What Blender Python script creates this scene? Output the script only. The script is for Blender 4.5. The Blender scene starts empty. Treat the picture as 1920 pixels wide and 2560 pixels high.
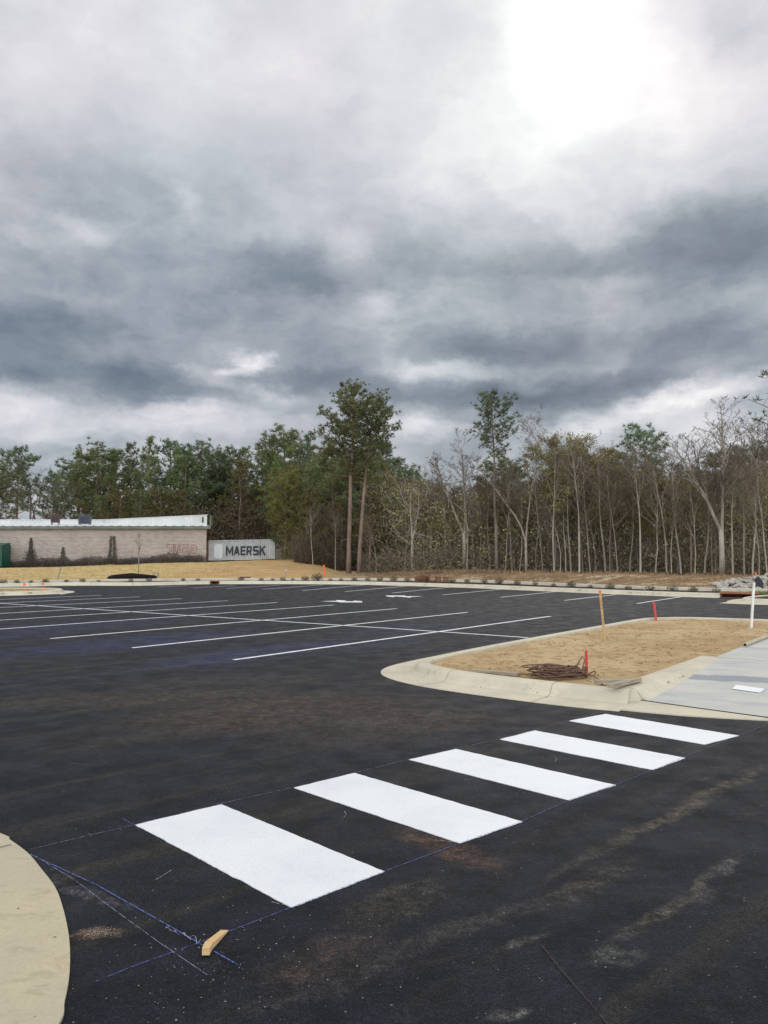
import bpy, math, random
from mathutils import Vector, noise
from mathutils.geometry import tessellate_polygon
R = math.radians
scene = bpy.context.scene
COL = scene.collection

# ------------------------------------------------------------------ camera
FOC, PITCH, CAMH = 2005.0, 0.053, 1.75      # focal length in photo pixels (1920x2560)
cd = bpy.data.cameras.new('camera'); cam = bpy.data.objects.new('camera', cd); COL.objects.link(cam)
cam.location = (0, 0, CAMH); cam.rotation_euler = (R(90) + PITCH, 0, 0)
cd.sensor_fit = 'VERTICAL'; cd.sensor_height = 24; cd.lens = FOC / 2560 * 24
cd.clip_start = .05; cd.clip_end = 6000
scene.camera = cam

# ------------------------------------------------------------------ world: winter overcast with broken cloud
SUN_AZ, SUN_EL = R(16), R(33)
class NT:
    """tiny wrapper for building node trees"""
    def __init__(s, nt): s.nt = nt
    def n(s, t, **kw):
        x = s.nt.nodes.new(t)
        for k, v in kw.items(): setattr(x, k, v)
        return x
    def put(s, sock, v):
        if v is None: return
        if isinstance(v, (int, float)) and sock.type in ('RGBA',): v = (v, v, v, 1)
        if isinstance(v, (tuple, list, int, float)): sock.default_value = v
        else: s.nt.links.new(v, sock)
    def math(s, op, a, b=None, c=None, clamp=False):
        x = s.n('ShaderNodeMath', operation=op, use_clamp=clamp)
        for i, v in enumerate((a, b, c)): s.put(x.inputs[i], v)
        return x.outputs[0]
    def vmath(s, op, a, b=None, c=None):
        x = s.n('ShaderNodeVectorMath', operation=op)
        for i, v in enumerate((a, b, c)):
            if i < len(x.inputs): s.put(x.inputs[i], v)
        return x.outputs['Value'] if op in ('DOT_PRODUCT', 'LENGTH') else x.outputs[0]
    def noise(s, vec, scale, detail=3, rough=.5, dist=0, col=False, dims='3D'):
        x = s.n('ShaderNodeTexNoise'); x.noise_dimensions = dims
        s.put(x.inputs['Vector'], vec); x.inputs['Scale'].default_value = scale
        x.inputs['Detail'].default_value = detail; x.inputs['Roughness'].default_value = rough
        x.inputs['Distortion'].default_value = dist
        return x.outputs['Color' if col else 0]
    def vor(s, vec, scale, feat='F1', out='Distance', rnd=1):
        x = s.n('ShaderNodeTexVoronoi', feature=feat); s.put(x.inputs['Vector'], vec)
        x.inputs['Scale'].default_value = scale; x.inputs['Randomness'].default_value = rnd
        return x.outputs[out]
    def rng(s, v, a, b, c=0., d=1., smooth=True):
        x = s.n('ShaderNodeMapRange'); x.interpolation_type = 'SMOOTHSTEP' if smooth else 'LINEAR'
        s.put(x.inputs['Value'], v)
        for k, q in zip(('From Min', 'From Max', 'To Min', 'To Max'), (a, b, c, d)): x.inputs[k].default_value = q
        return x.outputs[0]
    def mix(s, f, a, b, mode='MIX'):
        x = s.n('ShaderNodeMix', data_type='RGBA', blend_type=mode)
        s.put(x.inputs[0], f)
        for i, v in ((6, a), (7, b)):
            if isinstance(v, (tuple, list)) and len(v) == 3: v = (*v, 1)
            s.put(x.inputs[i], v)
        return x.outputs[2]
    def ramp(s, v, stops, mode='LINEAR'):
        x = s.n('ShaderNodeValToRGB'); s.put(x.inputs[0], v); cr = x.color_ramp; cr.interpolation = mode
        while len(cr.elements) < len(stops): cr.elements.new(1)
        for e, (p, c) in zip(cr.elements, stops):
            e.position = p; e.color = (*c, 1) if len(c) == 3 else c
        return x.outputs[0]
    def mapping(s, vec, loc=(0, 0, 0), rot=(0, 0, 0), scale=(1, 1, 1)):
        x = s.n('ShaderNodeMapping'); s.put(x.inputs[0], vec)
        x.inputs[1].default_value = loc; x.inputs[2].default_value = rot; x.inputs[3].default_value = scale
        return x.outputs[0]

def lin(c): return tuple((v / 255 / 12.92 if v / 255 <= .04045 else ((v / 255 + .055) / 1.055) ** 2.4) for v in c)

world = bpy.data.worlds.new('World'); scene.world = world; world.use_nodes = True
world.node_tree.nodes.clear()
W = NT(world.node_tree)
wdir = W.n('ShaderNodeTexCoord').outputs['Generated']
sep = W.n('ShaderNodeSeparateXYZ'); W.put(sep.inputs[0], wdir)
dx, dy, dz = sep.outputs
az = W.math('ARCTAN2', dx, dy); el = W.math('ARCSINE', dz)
comb = W.n('ShaderNodeCombineXYZ'); W.put(comb.inputs[0], az); W.put(comb.inputs[1], el)
sky0 = comb.outputs[0]
# cloud-plane coordinates: detail flattens towards the horizon as real cloud does
den = W.math('ADD', W.math('MAXIMUM', dz, 0.0), 0.16)
cp = W.n('ShaderNodeCombineXYZ'); W.put(cp.inputs[0], W.math('DIVIDE', dx, den)); W.put(cp.inputs[1], W.math('DIVIDE', dy, den))
plane = cp.outputs[0]
sv = W.mapping(sky0, rot=(0, 0, .12), scale=(1, 1.75, 1))
w1 = W.vmath('SUBTRACT', W.noise(sv, 4.2, 5, .55, col=True, dims='2D'), (.5, .5, .5))
warp = W.vmath('MULTIPLY_ADD', w1, (.12, .06, 0), sky0)
w2 = W.vmath('SUBTRACT', W.noise(sv, 21, 6, .62, col=True, dims='2D'), (.5, .5, .5))
warp = W.vmath('MULTIPLY_ADD', w2, (.045, .03, 0), warp)
def azel(u, v): return math.atan((u - 960) / 2005), math.atan((1386 - v) / math.hypot(2005, u - 960))
# banks and breaks of the cloud deck: direction, angular size, brightness
CLOUDS = [(1455, -50, 230, 260, .24), (1400, 150, 240, 180, .08), (1230, 330, 420, 230, .08), (1480, 360, 480, 220, .07), (1720, 230, 330, 220, .09), (1560, 500, 360, 110, .04), (1100, 640, 300, 60, -.05), (1000, 690, 900, 90, -.03), (200, 620, 300, 120, -.04),
 (250, 470, 230, 190, -.09), (415, 486, 70, 45, .09), (450, 505, 50, 40, .05), (139, 561, 90, 45, .10), (723, 654, 330, 85, -.19), (100, 690, 330, 85, -.09),
 (70, 815, 330, 95, -.17), (300, 955, 420, 85, -.20), (390, 1000, 200, 50, -.07), (613, 905, 60, 38, .28), (585, 935, 70, 24, .20), (640, 885, 40, 22, .12), (520, 948, 80, 50, .2),
 (637, 990, 160, 35, .15), (40, 1025, 260, 80, .22), (430, 1030, 120, 35, .12), (300, 1075, 160, 40, .08), (180, 720, 120, 40, .05), (580, 1065, 400, 60, .11), (830, 945, 260, 60, -.19), (1047, 741, 100, 50, .12),
 (970, 735, 80, 40, .09), (1470, 640, 260, 60, -.10), (1840, 610, 340, 150, -.24), (1700, 530, 250, 80, -.06), (1249, 856, 340, 60, -.17),
 (1150, 990, 380, 50, -.18), (1450, 985, 330, 95, -.24), (1730, 830, 340, 75, -.12), (1600, 925, 260, 80, -.14), (1480, 1055, 170, 45, .20),
 (1620, 1025, 150, 45, .22), (1740, 990, 150, 45, .27), (1870, 945, 150, 50, .24), (1750, 1090, 330, 75, .12), (1076, 926, 200, 38, .18), (980, 1050, 160, 50, .12),
 (1550, 882, 110, 38, .10), (1800, 723, 160, 45, .07), (1452, 706, 150, 35, .07), (1040, 1075, 220, 45, .16), (1850, 20, 150, 90, -.10),
 (120, 1090, 120, 40, .10), (900, 250, 90, 130, -.04), (560, 130, 700, 120, .03)]
bright = W.ramp(W.rng(el, -.1, 1.0, 0, 1, False), [(0, (.70,)*3), (.16, (.715,)*3), (.28, (.60,)*3), (.37, (.61,)*3), (.47, (.73,)*3), (.52, (.80,)*3), (.58, (.85,)*3), (.75, (.92,)*3), (1, (.96,)*3)])
acc = bright
for (u, v, ru, rv, a) in CLOUDS:
    A, E_ = azel(u, v); sx, sy = ru / 2005, rv / 2005
    q = W.vmath('MULTIPLY_ADD', warp, (1 / sx, 1 / sy, 0), (-A / sx, -E_ / sy, 0))
    t = W.math('SUBTRACT', 1, W.vmath('DOT_PRODUCT', q, q), clamp=True)
    t = W.math('MULTIPLY', t, t)
    acc = W.math('MULTIPLY_ADD', t, a, acc)
calm = W.rng(el, .30, .52, 1, .42)
det = W.math('SUBTRACT', W.noise(W.mapping(plane, rot=(0, 0, .3)), 1.9, 8, .6, .4, dims='2D'), .5)
acc = W.math('MULTIPLY_ADD', det, .17, acc)
d1 = W.noise(W.vmath('MULTIPLY_ADD', w1, (.10, .10, 0), sv), 5.5, 9, .56, dims='2D')
acc = W.math('MULTIPLY_ADD', W.math('SUBTRACT', d1, .5), W.math('MULTIPLY', calm, .40), acc)
# billows: cauliflower edges at two sizes
bl = W.math('ABSOLUTE', W.math('SUBTRACT', W.noise(W.vmath('MULTIPLY_ADD', w2, (.06, .06, 0), sv), 8, 6, .55, dims='2D'), .5))
acc = W.math('MULTIPLY_ADD', W.math('SUBTRACT', bl, .085), W.math('MULTIPLY', calm, -.40), acc)
acc = W.math('ADD', acc, .03)
tint = W.noise(sky0, 3.2, 2, .5, dims='2D')
base = W.ramp(W.rng(acc, .3, 1.1, 0, 1, False),
    [(0, lin((88, 99, 116))), (.125, lin((108, 119, 134))), (.265, lin((130, 141, 153))), (.44, lin((164, 171, 180))), (.615, lin((200, 203, 210))), (.755, lin((227, 226, 230))), (.88, lin((251, 251, 250))), (1, (1.15, 1.15, 1.13))])
tintc = W.mix(W.rng(tint, .35, .65), (.975, 1.0, 1.0), (1.012, .998, 1.006))
cloud = W.mix(1.0, base, tintc, 'MULTIPLY')
# thin cloud over the sun; fill brightness added to unseen sky overhead and behind
sund = (math.sin(SUN_AZ) * math.cos(SUN_EL), math.cos(SUN_AZ) * math.cos(SUN_EL), math.sin(SUN_EL))
glow = W.math('POWER', W.math('MAXIMUM', W.vmath('DOT_PRODUCT', wdir, sund), 0), 260)
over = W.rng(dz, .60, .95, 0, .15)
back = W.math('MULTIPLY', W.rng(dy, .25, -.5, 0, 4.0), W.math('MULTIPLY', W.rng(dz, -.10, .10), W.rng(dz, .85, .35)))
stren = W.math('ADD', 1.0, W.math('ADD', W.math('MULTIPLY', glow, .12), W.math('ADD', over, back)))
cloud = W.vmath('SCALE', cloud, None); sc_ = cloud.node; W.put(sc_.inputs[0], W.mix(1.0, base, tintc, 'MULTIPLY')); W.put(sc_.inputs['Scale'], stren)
ns = W.n('ShaderNodeTexSky'); ns.sky_type = 'NISHITA'; ns.sun_disc = False; ns.sun_elevation = SUN_EL; ns.sun_rotation = SUN_AZ
bgs = W.n('ShaderNodeBackground'); W.put(bgs.inputs[0], ns.outputs[0]); bgs.inputs[1].default_value = .08
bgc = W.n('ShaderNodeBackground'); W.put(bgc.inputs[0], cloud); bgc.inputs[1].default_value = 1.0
mx = W.n('ShaderNodeMixShader'); mx.inputs[0].default_value = .94
W.nt.links.new(bgs.outputs[0], mx.inputs[1]); W.nt.links.new(bgc.outputs[0], mx.inputs[2])
wo = W.n('ShaderNodeOutputWorld'); W.nt.links.new(mx.outputs[0], wo.inputs[0])
world.cycles.sampling_method = 'MANUAL'; world.cycles.sample_map_resolution = 512

sl = bpy.data.lights.new('sun', 'SUN'); sl.energy = .5; sl.angle = R(14); sl.color = (1, .94, .86)
so = bpy.data.objects.new('sun', sl); COL.objects.link(so)
so.rotation_euler = Vector((-sund[0], -sund[1], -sund[2])).to_track_quat('-Z', 'Y').to_euler()
vs = scene.view_settings; vs.view_transform = 'Standard'; vs.look = 'None'; vs.exposure = 0; vs.gamma = 1; vs.use_curve_mapping = False
scene.cycles.max_bounces = 5; scene.cycles.diffuse_bounces = 3; scene.cycles.glossy_bounces = 2; scene.cycles.transparent_max_bounces = 8

# ------------------------------------------------------------------ helpers: geometry
def P(u, v, z=0.0):
    """photo pixel -> world point at height z (the camera looks along +Y)"""
    x = (u - 960) / FOC; y = -(v - 1280) / FOC
    d = Vector((x, math.cos(PITCH) - y * math.sin(PITCH), math.sin(PITCH) + y * math.cos(PITCH)))
    t = (z - CAMH) / d.z
    return Vector((d.x * t, d.y * t, z))
def XU(u, y): return (u - 960) / FOC * y * 1.001
def ZV(v, y): return CAMH + (1386.3 - v) / FOC * y

class MB:
    def __init__(s): s.v = []; s.f = []; s.m = []
    def add(s, vs, fs, mi=0):
        k = len(s.v); s.v += [tuple(q) for q in vs]; s.f += [tuple(i + k for i in f) for f in fs]; s.m += [mi] * len(fs); return s
    def box(s, c, size, rz=0, mi=0, tilt=None):
        c = Vector(c); a, b, h = size[0] / 2, size[1] / 2, size[2] / 2
        pts = [Vector((x * a, y * b, z * h)) for z in (-1, 1) for x, y in ((-1, -1), (1, -1), (1, 1), (-1, 1))]
        from mathutils import Matrix
        M_ = Matrix.Rotation(rz, 3, 'Z')
        if tilt: M_ = M_ @ Matrix.Rotation(tilt[0], 3, 'X') @ Matrix.Rotation(tilt[1], 3, 'Y')
        return s.add([c + M_ @ p for p in pts], [(3, 2, 1, 0), (4, 5, 6, 7), (0, 1, 5, 4), (1, 2, 6, 5), (2, 3, 7, 6), (3, 0, 4, 7)], mi)
    def tube(s, pts, rad, n=6, mi=0, cap=True):
        pts = [Vector(p) for p in pts]; N = len(pts)
        if not isinstance(rad, (list, tuple)): rad = [rad] * N
        vs = []; ref = Vector((.31, .17, .93)) 
        d0 = (pts[-1] - pts[0]).normalized()
        if abs(d0.dot(ref)) > .9: ref = Vector((1, .1, 0))
        for i, p in enumerate(pts):
            d = (pts[min(i + 1, N - 1)] - pts[max(i - 1, 0)])
            if d.length < 1e-9: d = Vector((0, 0, 1))
            d.normalize(); a = d.cross(ref)
            if a.length < 1e-4: a = d.cross(Vector((1, 0, 0)))
            a.normalize(); b = d.cross(a)
            for k in range(n):
                t = 2 * math.pi * k / n
                vs.append(p + (a * math.cos(t) + b * math.sin(t)) * rad[i])
        fs = [(i * n + k, i * n + (k + 1) % n, (i + 1) * n + (k + 1) % n, (i + 1) * n + k) for i in range(N - 1) for k in range(n)]
        if cap: fs += [tuple(range(n))[::-1], tuple(range((N - 1) * n, N * n))]
        return s.add(vs, fs, mi)
    def prism(s, poly, z0, z1, mi=0):
        n = len(poly)
        zt = z1 if isinstance(z1, (list, tuple)) else [z1] * n
        vs = [(p[0], p[1], z0) for p in poly] + [(p[0], p[1], zt[i]) for i, p in enumerate(poly)]
        tri = tessellate_polygon([[Vector((p[0], p[1], 0)) for p in poly]])
        fs = []
        for t in tri:
            a, b, c = (Vector(poly[i][:2]) for i in t)
            if (b - a).cross(c - a) < 0: t = t[::-1]
            fs += [tuple(i + n for i in t), tuple(t[::-1])]
        area = sum(poly[i][0] * poly[(i + 1) % n][1] - poly[(i + 1) % n][0] * poly[i][1] for i in range(n))
        for i in range(n):
            j = (i + 1) % n; q = (i, j, j + n, i + n); fs.append(q if area > 0 else q[::-1])
        return s.add(vs, fs, mi)
    def build(s, name, mats, parent=None, loc=None, smooth=False):
        me = bpy.data.meshes.new(name); me.from_pydata(s.v, [], s.f); 
        if not isinstance(mats, (list, tuple)): mats = [mats]
        for m in mats: me.materials.append(m)
        if len(mats) > 1: me.polygons.foreach_set('material_index', s.m)
        if smooth: me.polygons.foreach_set('use_smooth', [True] * len(s.f))
        me.update()
        o = bpy.data.objects.new(name, me); COL.objects.link(o)
        if parent: o.parent = parent
        if loc is not None: o.location = loc
        return o
def tag(o, label=None, cat=None, group=None, kind=None):
    for k, v in (('label', label), ('category', cat), ('group', group), ('kind', kind)):
        if v: o[k] = v
    return o
def thing(name, label, cat, loc=(0, 0, 0), rz=0, group=None):
    o = bpy.data.objects.new(name, None); COL.objects.link(o); o.location = loc; o.rotation_euler = (0, 0, rz)
    o.empty_display_size = .1
    return tag(o, label, cat, group)
def struct(o): o['kind'] = 'structure'; return o
def copy_tree(o, parent=None):
    c = o.copy(); COL.objects.link(c)
    if parent: c.parent = parent
    for ch in [x for x in bpy.data.objects if x.parent == o]: copy_tree(ch, c)
    return c
def flat(name, poly, z, mat):
    """single sheet polygon"""
    n = len(poly); tri = tessellate_polygon([[Vector((p[0], p[1], 0)) for p in poly]]); fs = []
    for t in tri:
        a, b, c = (Vector(poly[i][:2]) for i in t)
        fs.append(tuple(t) if (b - a).cross(c - a) > 0 else tuple(t[::-1]))
    return MB().add([(p[0], p[1], z) for p in poly], fs).build(name, mat)
def spline(pts, n=6, closed=False):
    pts = [Vector(p) for p in pts]; out = []; N = len(pts)
    rngN = N if closed else N - 1
    for i in range(rngN):
        g = (lambda k: pts[k % N]) if closed else (lambda k: pts[max(0, min(N - 1, k))])
        a, b, c, d = g(i - 1), g(i), g(i + 1), g(i + 2)
        for k in range(n):
            t = k / n
            out.append(.5 * ((2 * b) + (c - a) * t + (2 * a - 5 * b + 4 * c - d) * t * t + (3 * b - a - 3 * c + d) * t ** 3))
    if not closed: out.append(pts[-1])
    return out
def smooth(t): t = max(0, min(1, t)); return t * t * (3 - 2 * t)
def offset(pts, d, closed=False):
    out = []; N = len(pts)
    for i, p in enumerate(pts):
        a = pts[(i - 1) % N] if closed or i > 0 else pts[0]; b = pts[(i + 1) % N] if closed or i < N - 1 else pts[-1]
        t = (b - a); t = Vector((t.x, t.y)).normalized(); out.append(Vector((p.x - t.y * d, p.y + t.x * d)))
    return out
KERB = [(-.46, -.03), (-.46, .006), (-.02, .014), (.03, .05), (.07, .12), (.10, .142), (.14, .152), (.25, .153), (.27, .14), (.275, -.05)]
def kerb(name, pts, mat, closed=False, prof=KERB, zb=0.0, taper=None):
    m = MB(); N = len(pts); rows = [offset(pts, d, closed) for d, z in prof]
    vs = []
    for i in range(N):
        for j, (d, z) in enumerate(prof):
            k = 1 if taper is None else taper(i / (N - 1))
            vs.append((rows[j][i].x, rows[j][i].y, zb + (z if z <= .015 else .014 + (z - .014) * k)))
    K = len(prof); fs = []
    for i in range(N if closed else N - 1):
        for j in range(K - 1):
            a = i * K + j; b = ((i + 1) % N) * K + j; fs.append((a, b, b + 1, a + 1))
    if not closed: fs += [tuple(range(K)), tuple(range((N - 1) * K, N * K))[::-1]]
    m.add(vs, fs)
    o = m.build(name, mat, smooth=False); return struct(o)
def inside(x, y, poly):
    c = False; j = len(poly) - 1
    for i in range(len(poly)):
        xi, yi = poly[i][0], poly[i][1]; xj, yj = poly[j][0], poly[j][1]
        if (yi > y) != (yj > y) and x < (xj - xi) * (y - yi) / (yj - yi) + xi: c = not c
        j = i
    return c
def fill_grid(name, poly, step, zf, mat):
    xs = [p[0] for p in poly]; ys = [p[1] for p in poly]; nx = int((max(xs) - min(xs)) / step) + 1; ny = int((max(ys) - min(ys)) / step) + 1
    idx = {}; vs = []; fs = []
    def V(i, j):
        if (i, j) not in idx:
            x = min(xs) + i * step; y = min(ys) + j * step; idx[(i, j)] = len(vs); vs.append((x, y, zf(x, y)))
        return idx[(i, j)]
    for i in range(nx):
        for j in range(ny):
            if inside(min(xs) + (i + .5) * step, min(ys) + (j + .5) * step, poly): fs.append((V(i, j), V(i + 1, j), V(i + 1, j + 1), V(i, j + 1)))
    return MB().add(vs, fs).build(name, mat, smooth=True)

# ------------------------------------------------------------------ helpers: materials
class Mat(NT):
    def __init__(s, name, rough=.8, spec=.3, metal=0):
        s.m = bpy.data.materials.new(name); s.m.use_nodes = True; super().__init__(s.m.node_tree)
        s.b = s.nt.nodes['Principled BSDF']; s.b.inputs['Roughness'].default_value = rough
        s.b.inputs['Specular IOR Level'].default_value = spec; s.b.inputs['Metallic'].default_value = metal
        s.pos = s.n('ShaderNodeNewGeometry').outputs['Position']
        s.obj = s.n('ShaderNodeTexCoord').outputs['Object']
    def color(s, c):
        if isinstance(c, tuple): s.b.inputs['Base Color'].default_value = (*c[:3], 1)
        else: s.put(s.b.inputs['Base Color'], c)
        return s
    def bump(s, h, dist=.01, strength=1):
        x = s.n('ShaderNodeBump'); x.inputs['Distance'].default_value = dist; x.inputs['Strength'].default_value = strength
        s.put(x.inputs['Height'], h); s.nt.links.new(x.outputs[0], s.b.inputs['Normal']); return s
def simple(name, c1, c2, scale=5, rough=.8, spec=.3, metal=0, bump=0, coords='obj', detail=4, lo=.35, hi=.65):
    m = Mat(name, rough, spec, metal); v = getattr(m, coords); nz = m.noise(v, scale, detail, .6)
    m.color(m.mix(m.rng(nz, lo, hi), c1, c2))
    if bump: m.bump(m.noise(v, scale * 4, 4, .6), bump)
    return m.m
def leafmat(name, c1, c2, c3, scale=.5, trans=.25):
    m = Mat(name, .65, .25)
    ri = m.n('ShaderNodeNewGeometry').outputs['Random Per Island']
    c = m.mix(m.rng(m.noise(m.obj, scale, 3, .6), .38, .62), c1, c2)
    c = m.mix(m.rng(ri, .55, 1, 0, .9, False), c, c3)
    oi = m.n('ShaderNodeObjectInfo').outputs['Random']
    hs = m.n('ShaderNodeHueSaturation'); m.put(hs.inputs['Hue'], m.math('MULTIPLY_ADD', oi, .05, .475)); m.put(hs.inputs['Value'], m.math('MULTIPLY_ADD', oi, .5, .78)); m.put(hs.inputs['Color'], c)
    m.color(hs.outputs[0])
    if trans:
        t = m.n('ShaderNodeBsdfTranslucent'); m.put(t.inputs[0], hs.outputs[0]); x = m.n('ShaderNodeMixShader'); x.inputs[0].default_value = trans
        m.nt.links.new(m.b.outputs[0], x.inputs[1]); m.nt.links.new(t.outputs[0], x.inputs[2])
        m.nt.links.new(x.outputs[0], m.nt.nodes['Material Output'].inputs[0])
    return m.m

TH = .934; U = Vector((math.cos(TH), math.sin(TH))); V_ = Vector((-math.sin(TH), math.cos(TH)))   # stall direction
CH = .774                                                                                          # crosswalk direction
def blobm(m, vec, u, v, ru, rv, rot):
    """soft stain at a place on the ground (world metres)"""
    p = P(u, v)
    q = m.mapping(m.vmath('SUBTRACT', vec, (p.x, p.y, 0)), rot=(0, 0, -rot), scale=(1, 1, 0))
    q = m.vmath('MULTIPLY', q, (1 / ru, 1 / rv, 0))
    return m.math('SUBTRACT', 1, m.vmath('DOT_PRODUCT', q, q), clamp=True)
def asphalt():
    m = Mat('asphalt', .58, .15); pos = m.pos
    wv = m.vmath('SUBTRACT', m.noise(pos, .9, 4, .6, col=True), (.5, .5, .5)); wp = m.vmath('MULTIPLY_ADD', wv, (.38, .38, 0), pos)
    wf = m.vmath('SUBTRACT', m.noise(pos, 4, 4, .65, col=True), (.5, .5, .5)); wp = m.vmath('MULTIPLY_ADD', wf, (.12, .12, 0), wp)
    big = m.noise(pos, .22, 4, .55); mid = m.noise(pos, 2.3, 5, .65)
    c = m.mix(m.rng(big, .35, .65), lin((13, 18, 29)), lin((22, 25, 36)))
    c = m.mix(m.rng(mid, .3, .75, 0, .7), c, lin((15, 17, 21)))
    # rolled lanes and tyre tracks parallel to the crossing
    al = m.mapping(pos, rot=(0, 0, -CH), scale=(1, 1, 1)); st = m.mapping(al, scale=(.12, 1.5, 0))
    streak = m.noise(m.vmath('MULTIPLY_ADD', wf, (.05, .25, 0), st), 1.3, 6, .62)
    c = m.mix(m.rng(streak, .53, .74, 0, .42), c, lin((46, 42, 38)))
    rt = m.noise(m.vmath('MULTIPLY_ADD', wf, (.02, .10, 0), m.mapping(al, scale=(.035, .8, 0))), 2.2, 7, .66)
    c = m.mix(m.rng(rt, .52, .66, 0, .75), c, lin((46, 43, 36))); c = m.mix(m.rng(rt, .47, .36, 0, .7), c, lin((19, 19, 30)))
    st2 = m.mapping(m.mapping(pos, rot=(0, 0, -.35)), scale=(.3, 2.2, 0))
    c = m.mix(m.math('MULTIPLY', m.rng(m.noise(st2, 1.1, 6, .7), .58, .74, 0, .5), m.rng(m.noise(pos, .35, 2), .45, .6)), c, lin((72, 62, 50)))
    # muddy stains
    for (u, v, ru, rv, rot, col, k) in [(720, 1780, 2.4, 1.3, .35, (86, 70, 52), .55), (380, 1745, 2.6, .8, .2, (78, 66, 54), .55), (1080, 1800, 1.2, .7, .3, (80, 66, 52), .5), (560, 1700, 2.0, .7, .2, (68, 62, 54), .5), (900, 1840, 1.3, .6, .4, (62, 51, 40), .6), (1120, 2120, .55, .2, 2.2, (93, 68, 49), .7),
              (1290, 2525, .10, .045, .6, (93, 92, 87), .8), (1315, 2358, .15, .035, .75, (93, 90, 84), .9), (1830, 2165, .18, .07, 1, (85, 84, 82), .8), (1760, 2230, .14, .10, 1, (78, 76, 74), .6),
              (1700, 2240, 1.0, .06, .8, (87, 81, 70), .7), (1720, 2010, 2.2, .09, .80, (87, 78, 63), .75), (1150, 2330, 1.3, .1, .62, (65, 60, 54), .6), (240, 2332, .17, .09, .4, (117, 93, 74), .85), (800, 2390, .4, .2, .5, (68, 54, 43), .6),
              (1490, 2200, .6, .12, .8, (70, 65, 56), .6), (990, 2270, .5, .2, .8, (65, 60, 48), .6), (240, 2230, .45, .07, -.6, (84, 82, 88), .6), (330, 1850, 1.2, .4, .3, (56, 51, 46), .5), (1540, 2390, .2, .1, .3, (74, 76, 71), .8)]:
        b = m.math('MULTIPLY', m.rng(blobm(m, wp, u, v, ru, rv, rot), 0, 1), m.rng(m.noise(pos, 10, 9, .82), .40, .62, .15, 1))
        c = m.mix(m.math('MULTIPLY', b, k), c, lin(col))
    # blue marking-chalk dust near the stall ends
    for (u, v, ru, rv, k) in [(640, 1632, 3.2, 1.0, .55), (330, 1606, 4.0, 1.4, .5), (60, 1576, 6, 2, .35), (1010, 1570, 3, 1.2, .25), (960, 1611, 1.6, .6, .25)]:
        b = m.math('MULTIPLY', m.rng(blobm(m, wp, u, v, ru, rv, TH), 0, 1), m.rng(m.noise(pos, 1.7, 4, .6), .3, .62, .2, 1))
        c = m.mix(m.math('MULTIPLY', b, k), c, lin((46, 54, 92)))
    # fine dusty scuffs, in short dragged strokes
    for (rot, sc_, k_, th_) in [(CH, (1.2, 9, 0), .55, .57), (-.35, (1.5, 12, 0), .6, .58), (1.9, (1.5, 14, 0), .35, .62)]:
        sq_ = m.mapping(m.mapping(m.vmath('MULTIPLY_ADD', wf, (.2, .2, 0), pos), rot=(0, 0, -rot)), scale=sc_)
        f_ = m.math('MULTIPLY', m.rng(m.noise(sq_, 1.5, 8, .78), th_, th_ + .12, 0, k_), m.rng(m.noise(pos, .55, 4, .6), .42, .62))
        c = m.mix(f_, c, lin((84, 78, 70)))
    # exposed aggregate and grit
    vd = m.vor(pos, 130); vc = m.vor(pos, 130, out='Color')
    sp = m.n('ShaderNodeSeparateColor'); m.put(sp.inputs[0], vc)
    mo = m.math('MULTIPLY', m.rng(m.noise(pos, 5, 12, .84), .40, .60, .55, 1.5, False), m.rng(m.noise(pos, 38, 5, .8), .38, .62, .6, 1.5, False))
    c = m.mix(1., c, mo, 'MULTIPLY')
    cell = m.n('ShaderNodeMix', data_type='RGBA', blend_type='MULTIPLY'); cell.inputs[0].default_value = 1; m.put(cell.inputs[6], c); m.put(cell.inputs[7], m.rng(sp.outputs[2], 0, 1, .45, 1.6, False)); c = cell.outputs[2]
    g1 = m.math('MULTIPLY', m.rng(vd, .42, .2), m.rng(sp.outputs[0], .80, .9))
    gr = m.rng(m.noise(pos, .8, 4, .7), .42, .66, .15, .8)
    c = m.mix(m.math('MULTIPLY', g1, gr), c, lin((96, 92, 86)))
    c = m.mix(m.math('MULTIPLY', m.rng(vd, .3, .65, 0, .45), m.rng(sp.outputs[1], .2, .8)), c, lin((14, 14, 16)))
    v2 = m.vor(pos, 34); c2 = m.vor(pos, 34, out='Color'); s2 = m.n('ShaderNodeSeparateColor'); m.put(s2.inputs[0], c2)
    g2 = m.math('MULTIPLY', m.rng(v2, .22, .12), m.rng(s2.outputs[0], .975, .985))
    c = m.mix(m.math('MULTIPLY', g2, .8), c, lin((120, 116, 110)))
    m.color(c)
    m.put(m.b.inputs['Roughness'], m.rng(mid, .3, .7, .5, .72))
    m.bump(m.math('MULTIPLY_ADD', m.noise(pos, 55, 4, .7), 1.0, m.math('MULTIPLY', vd, -1.2)), .005, 1)
    return m.m
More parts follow.
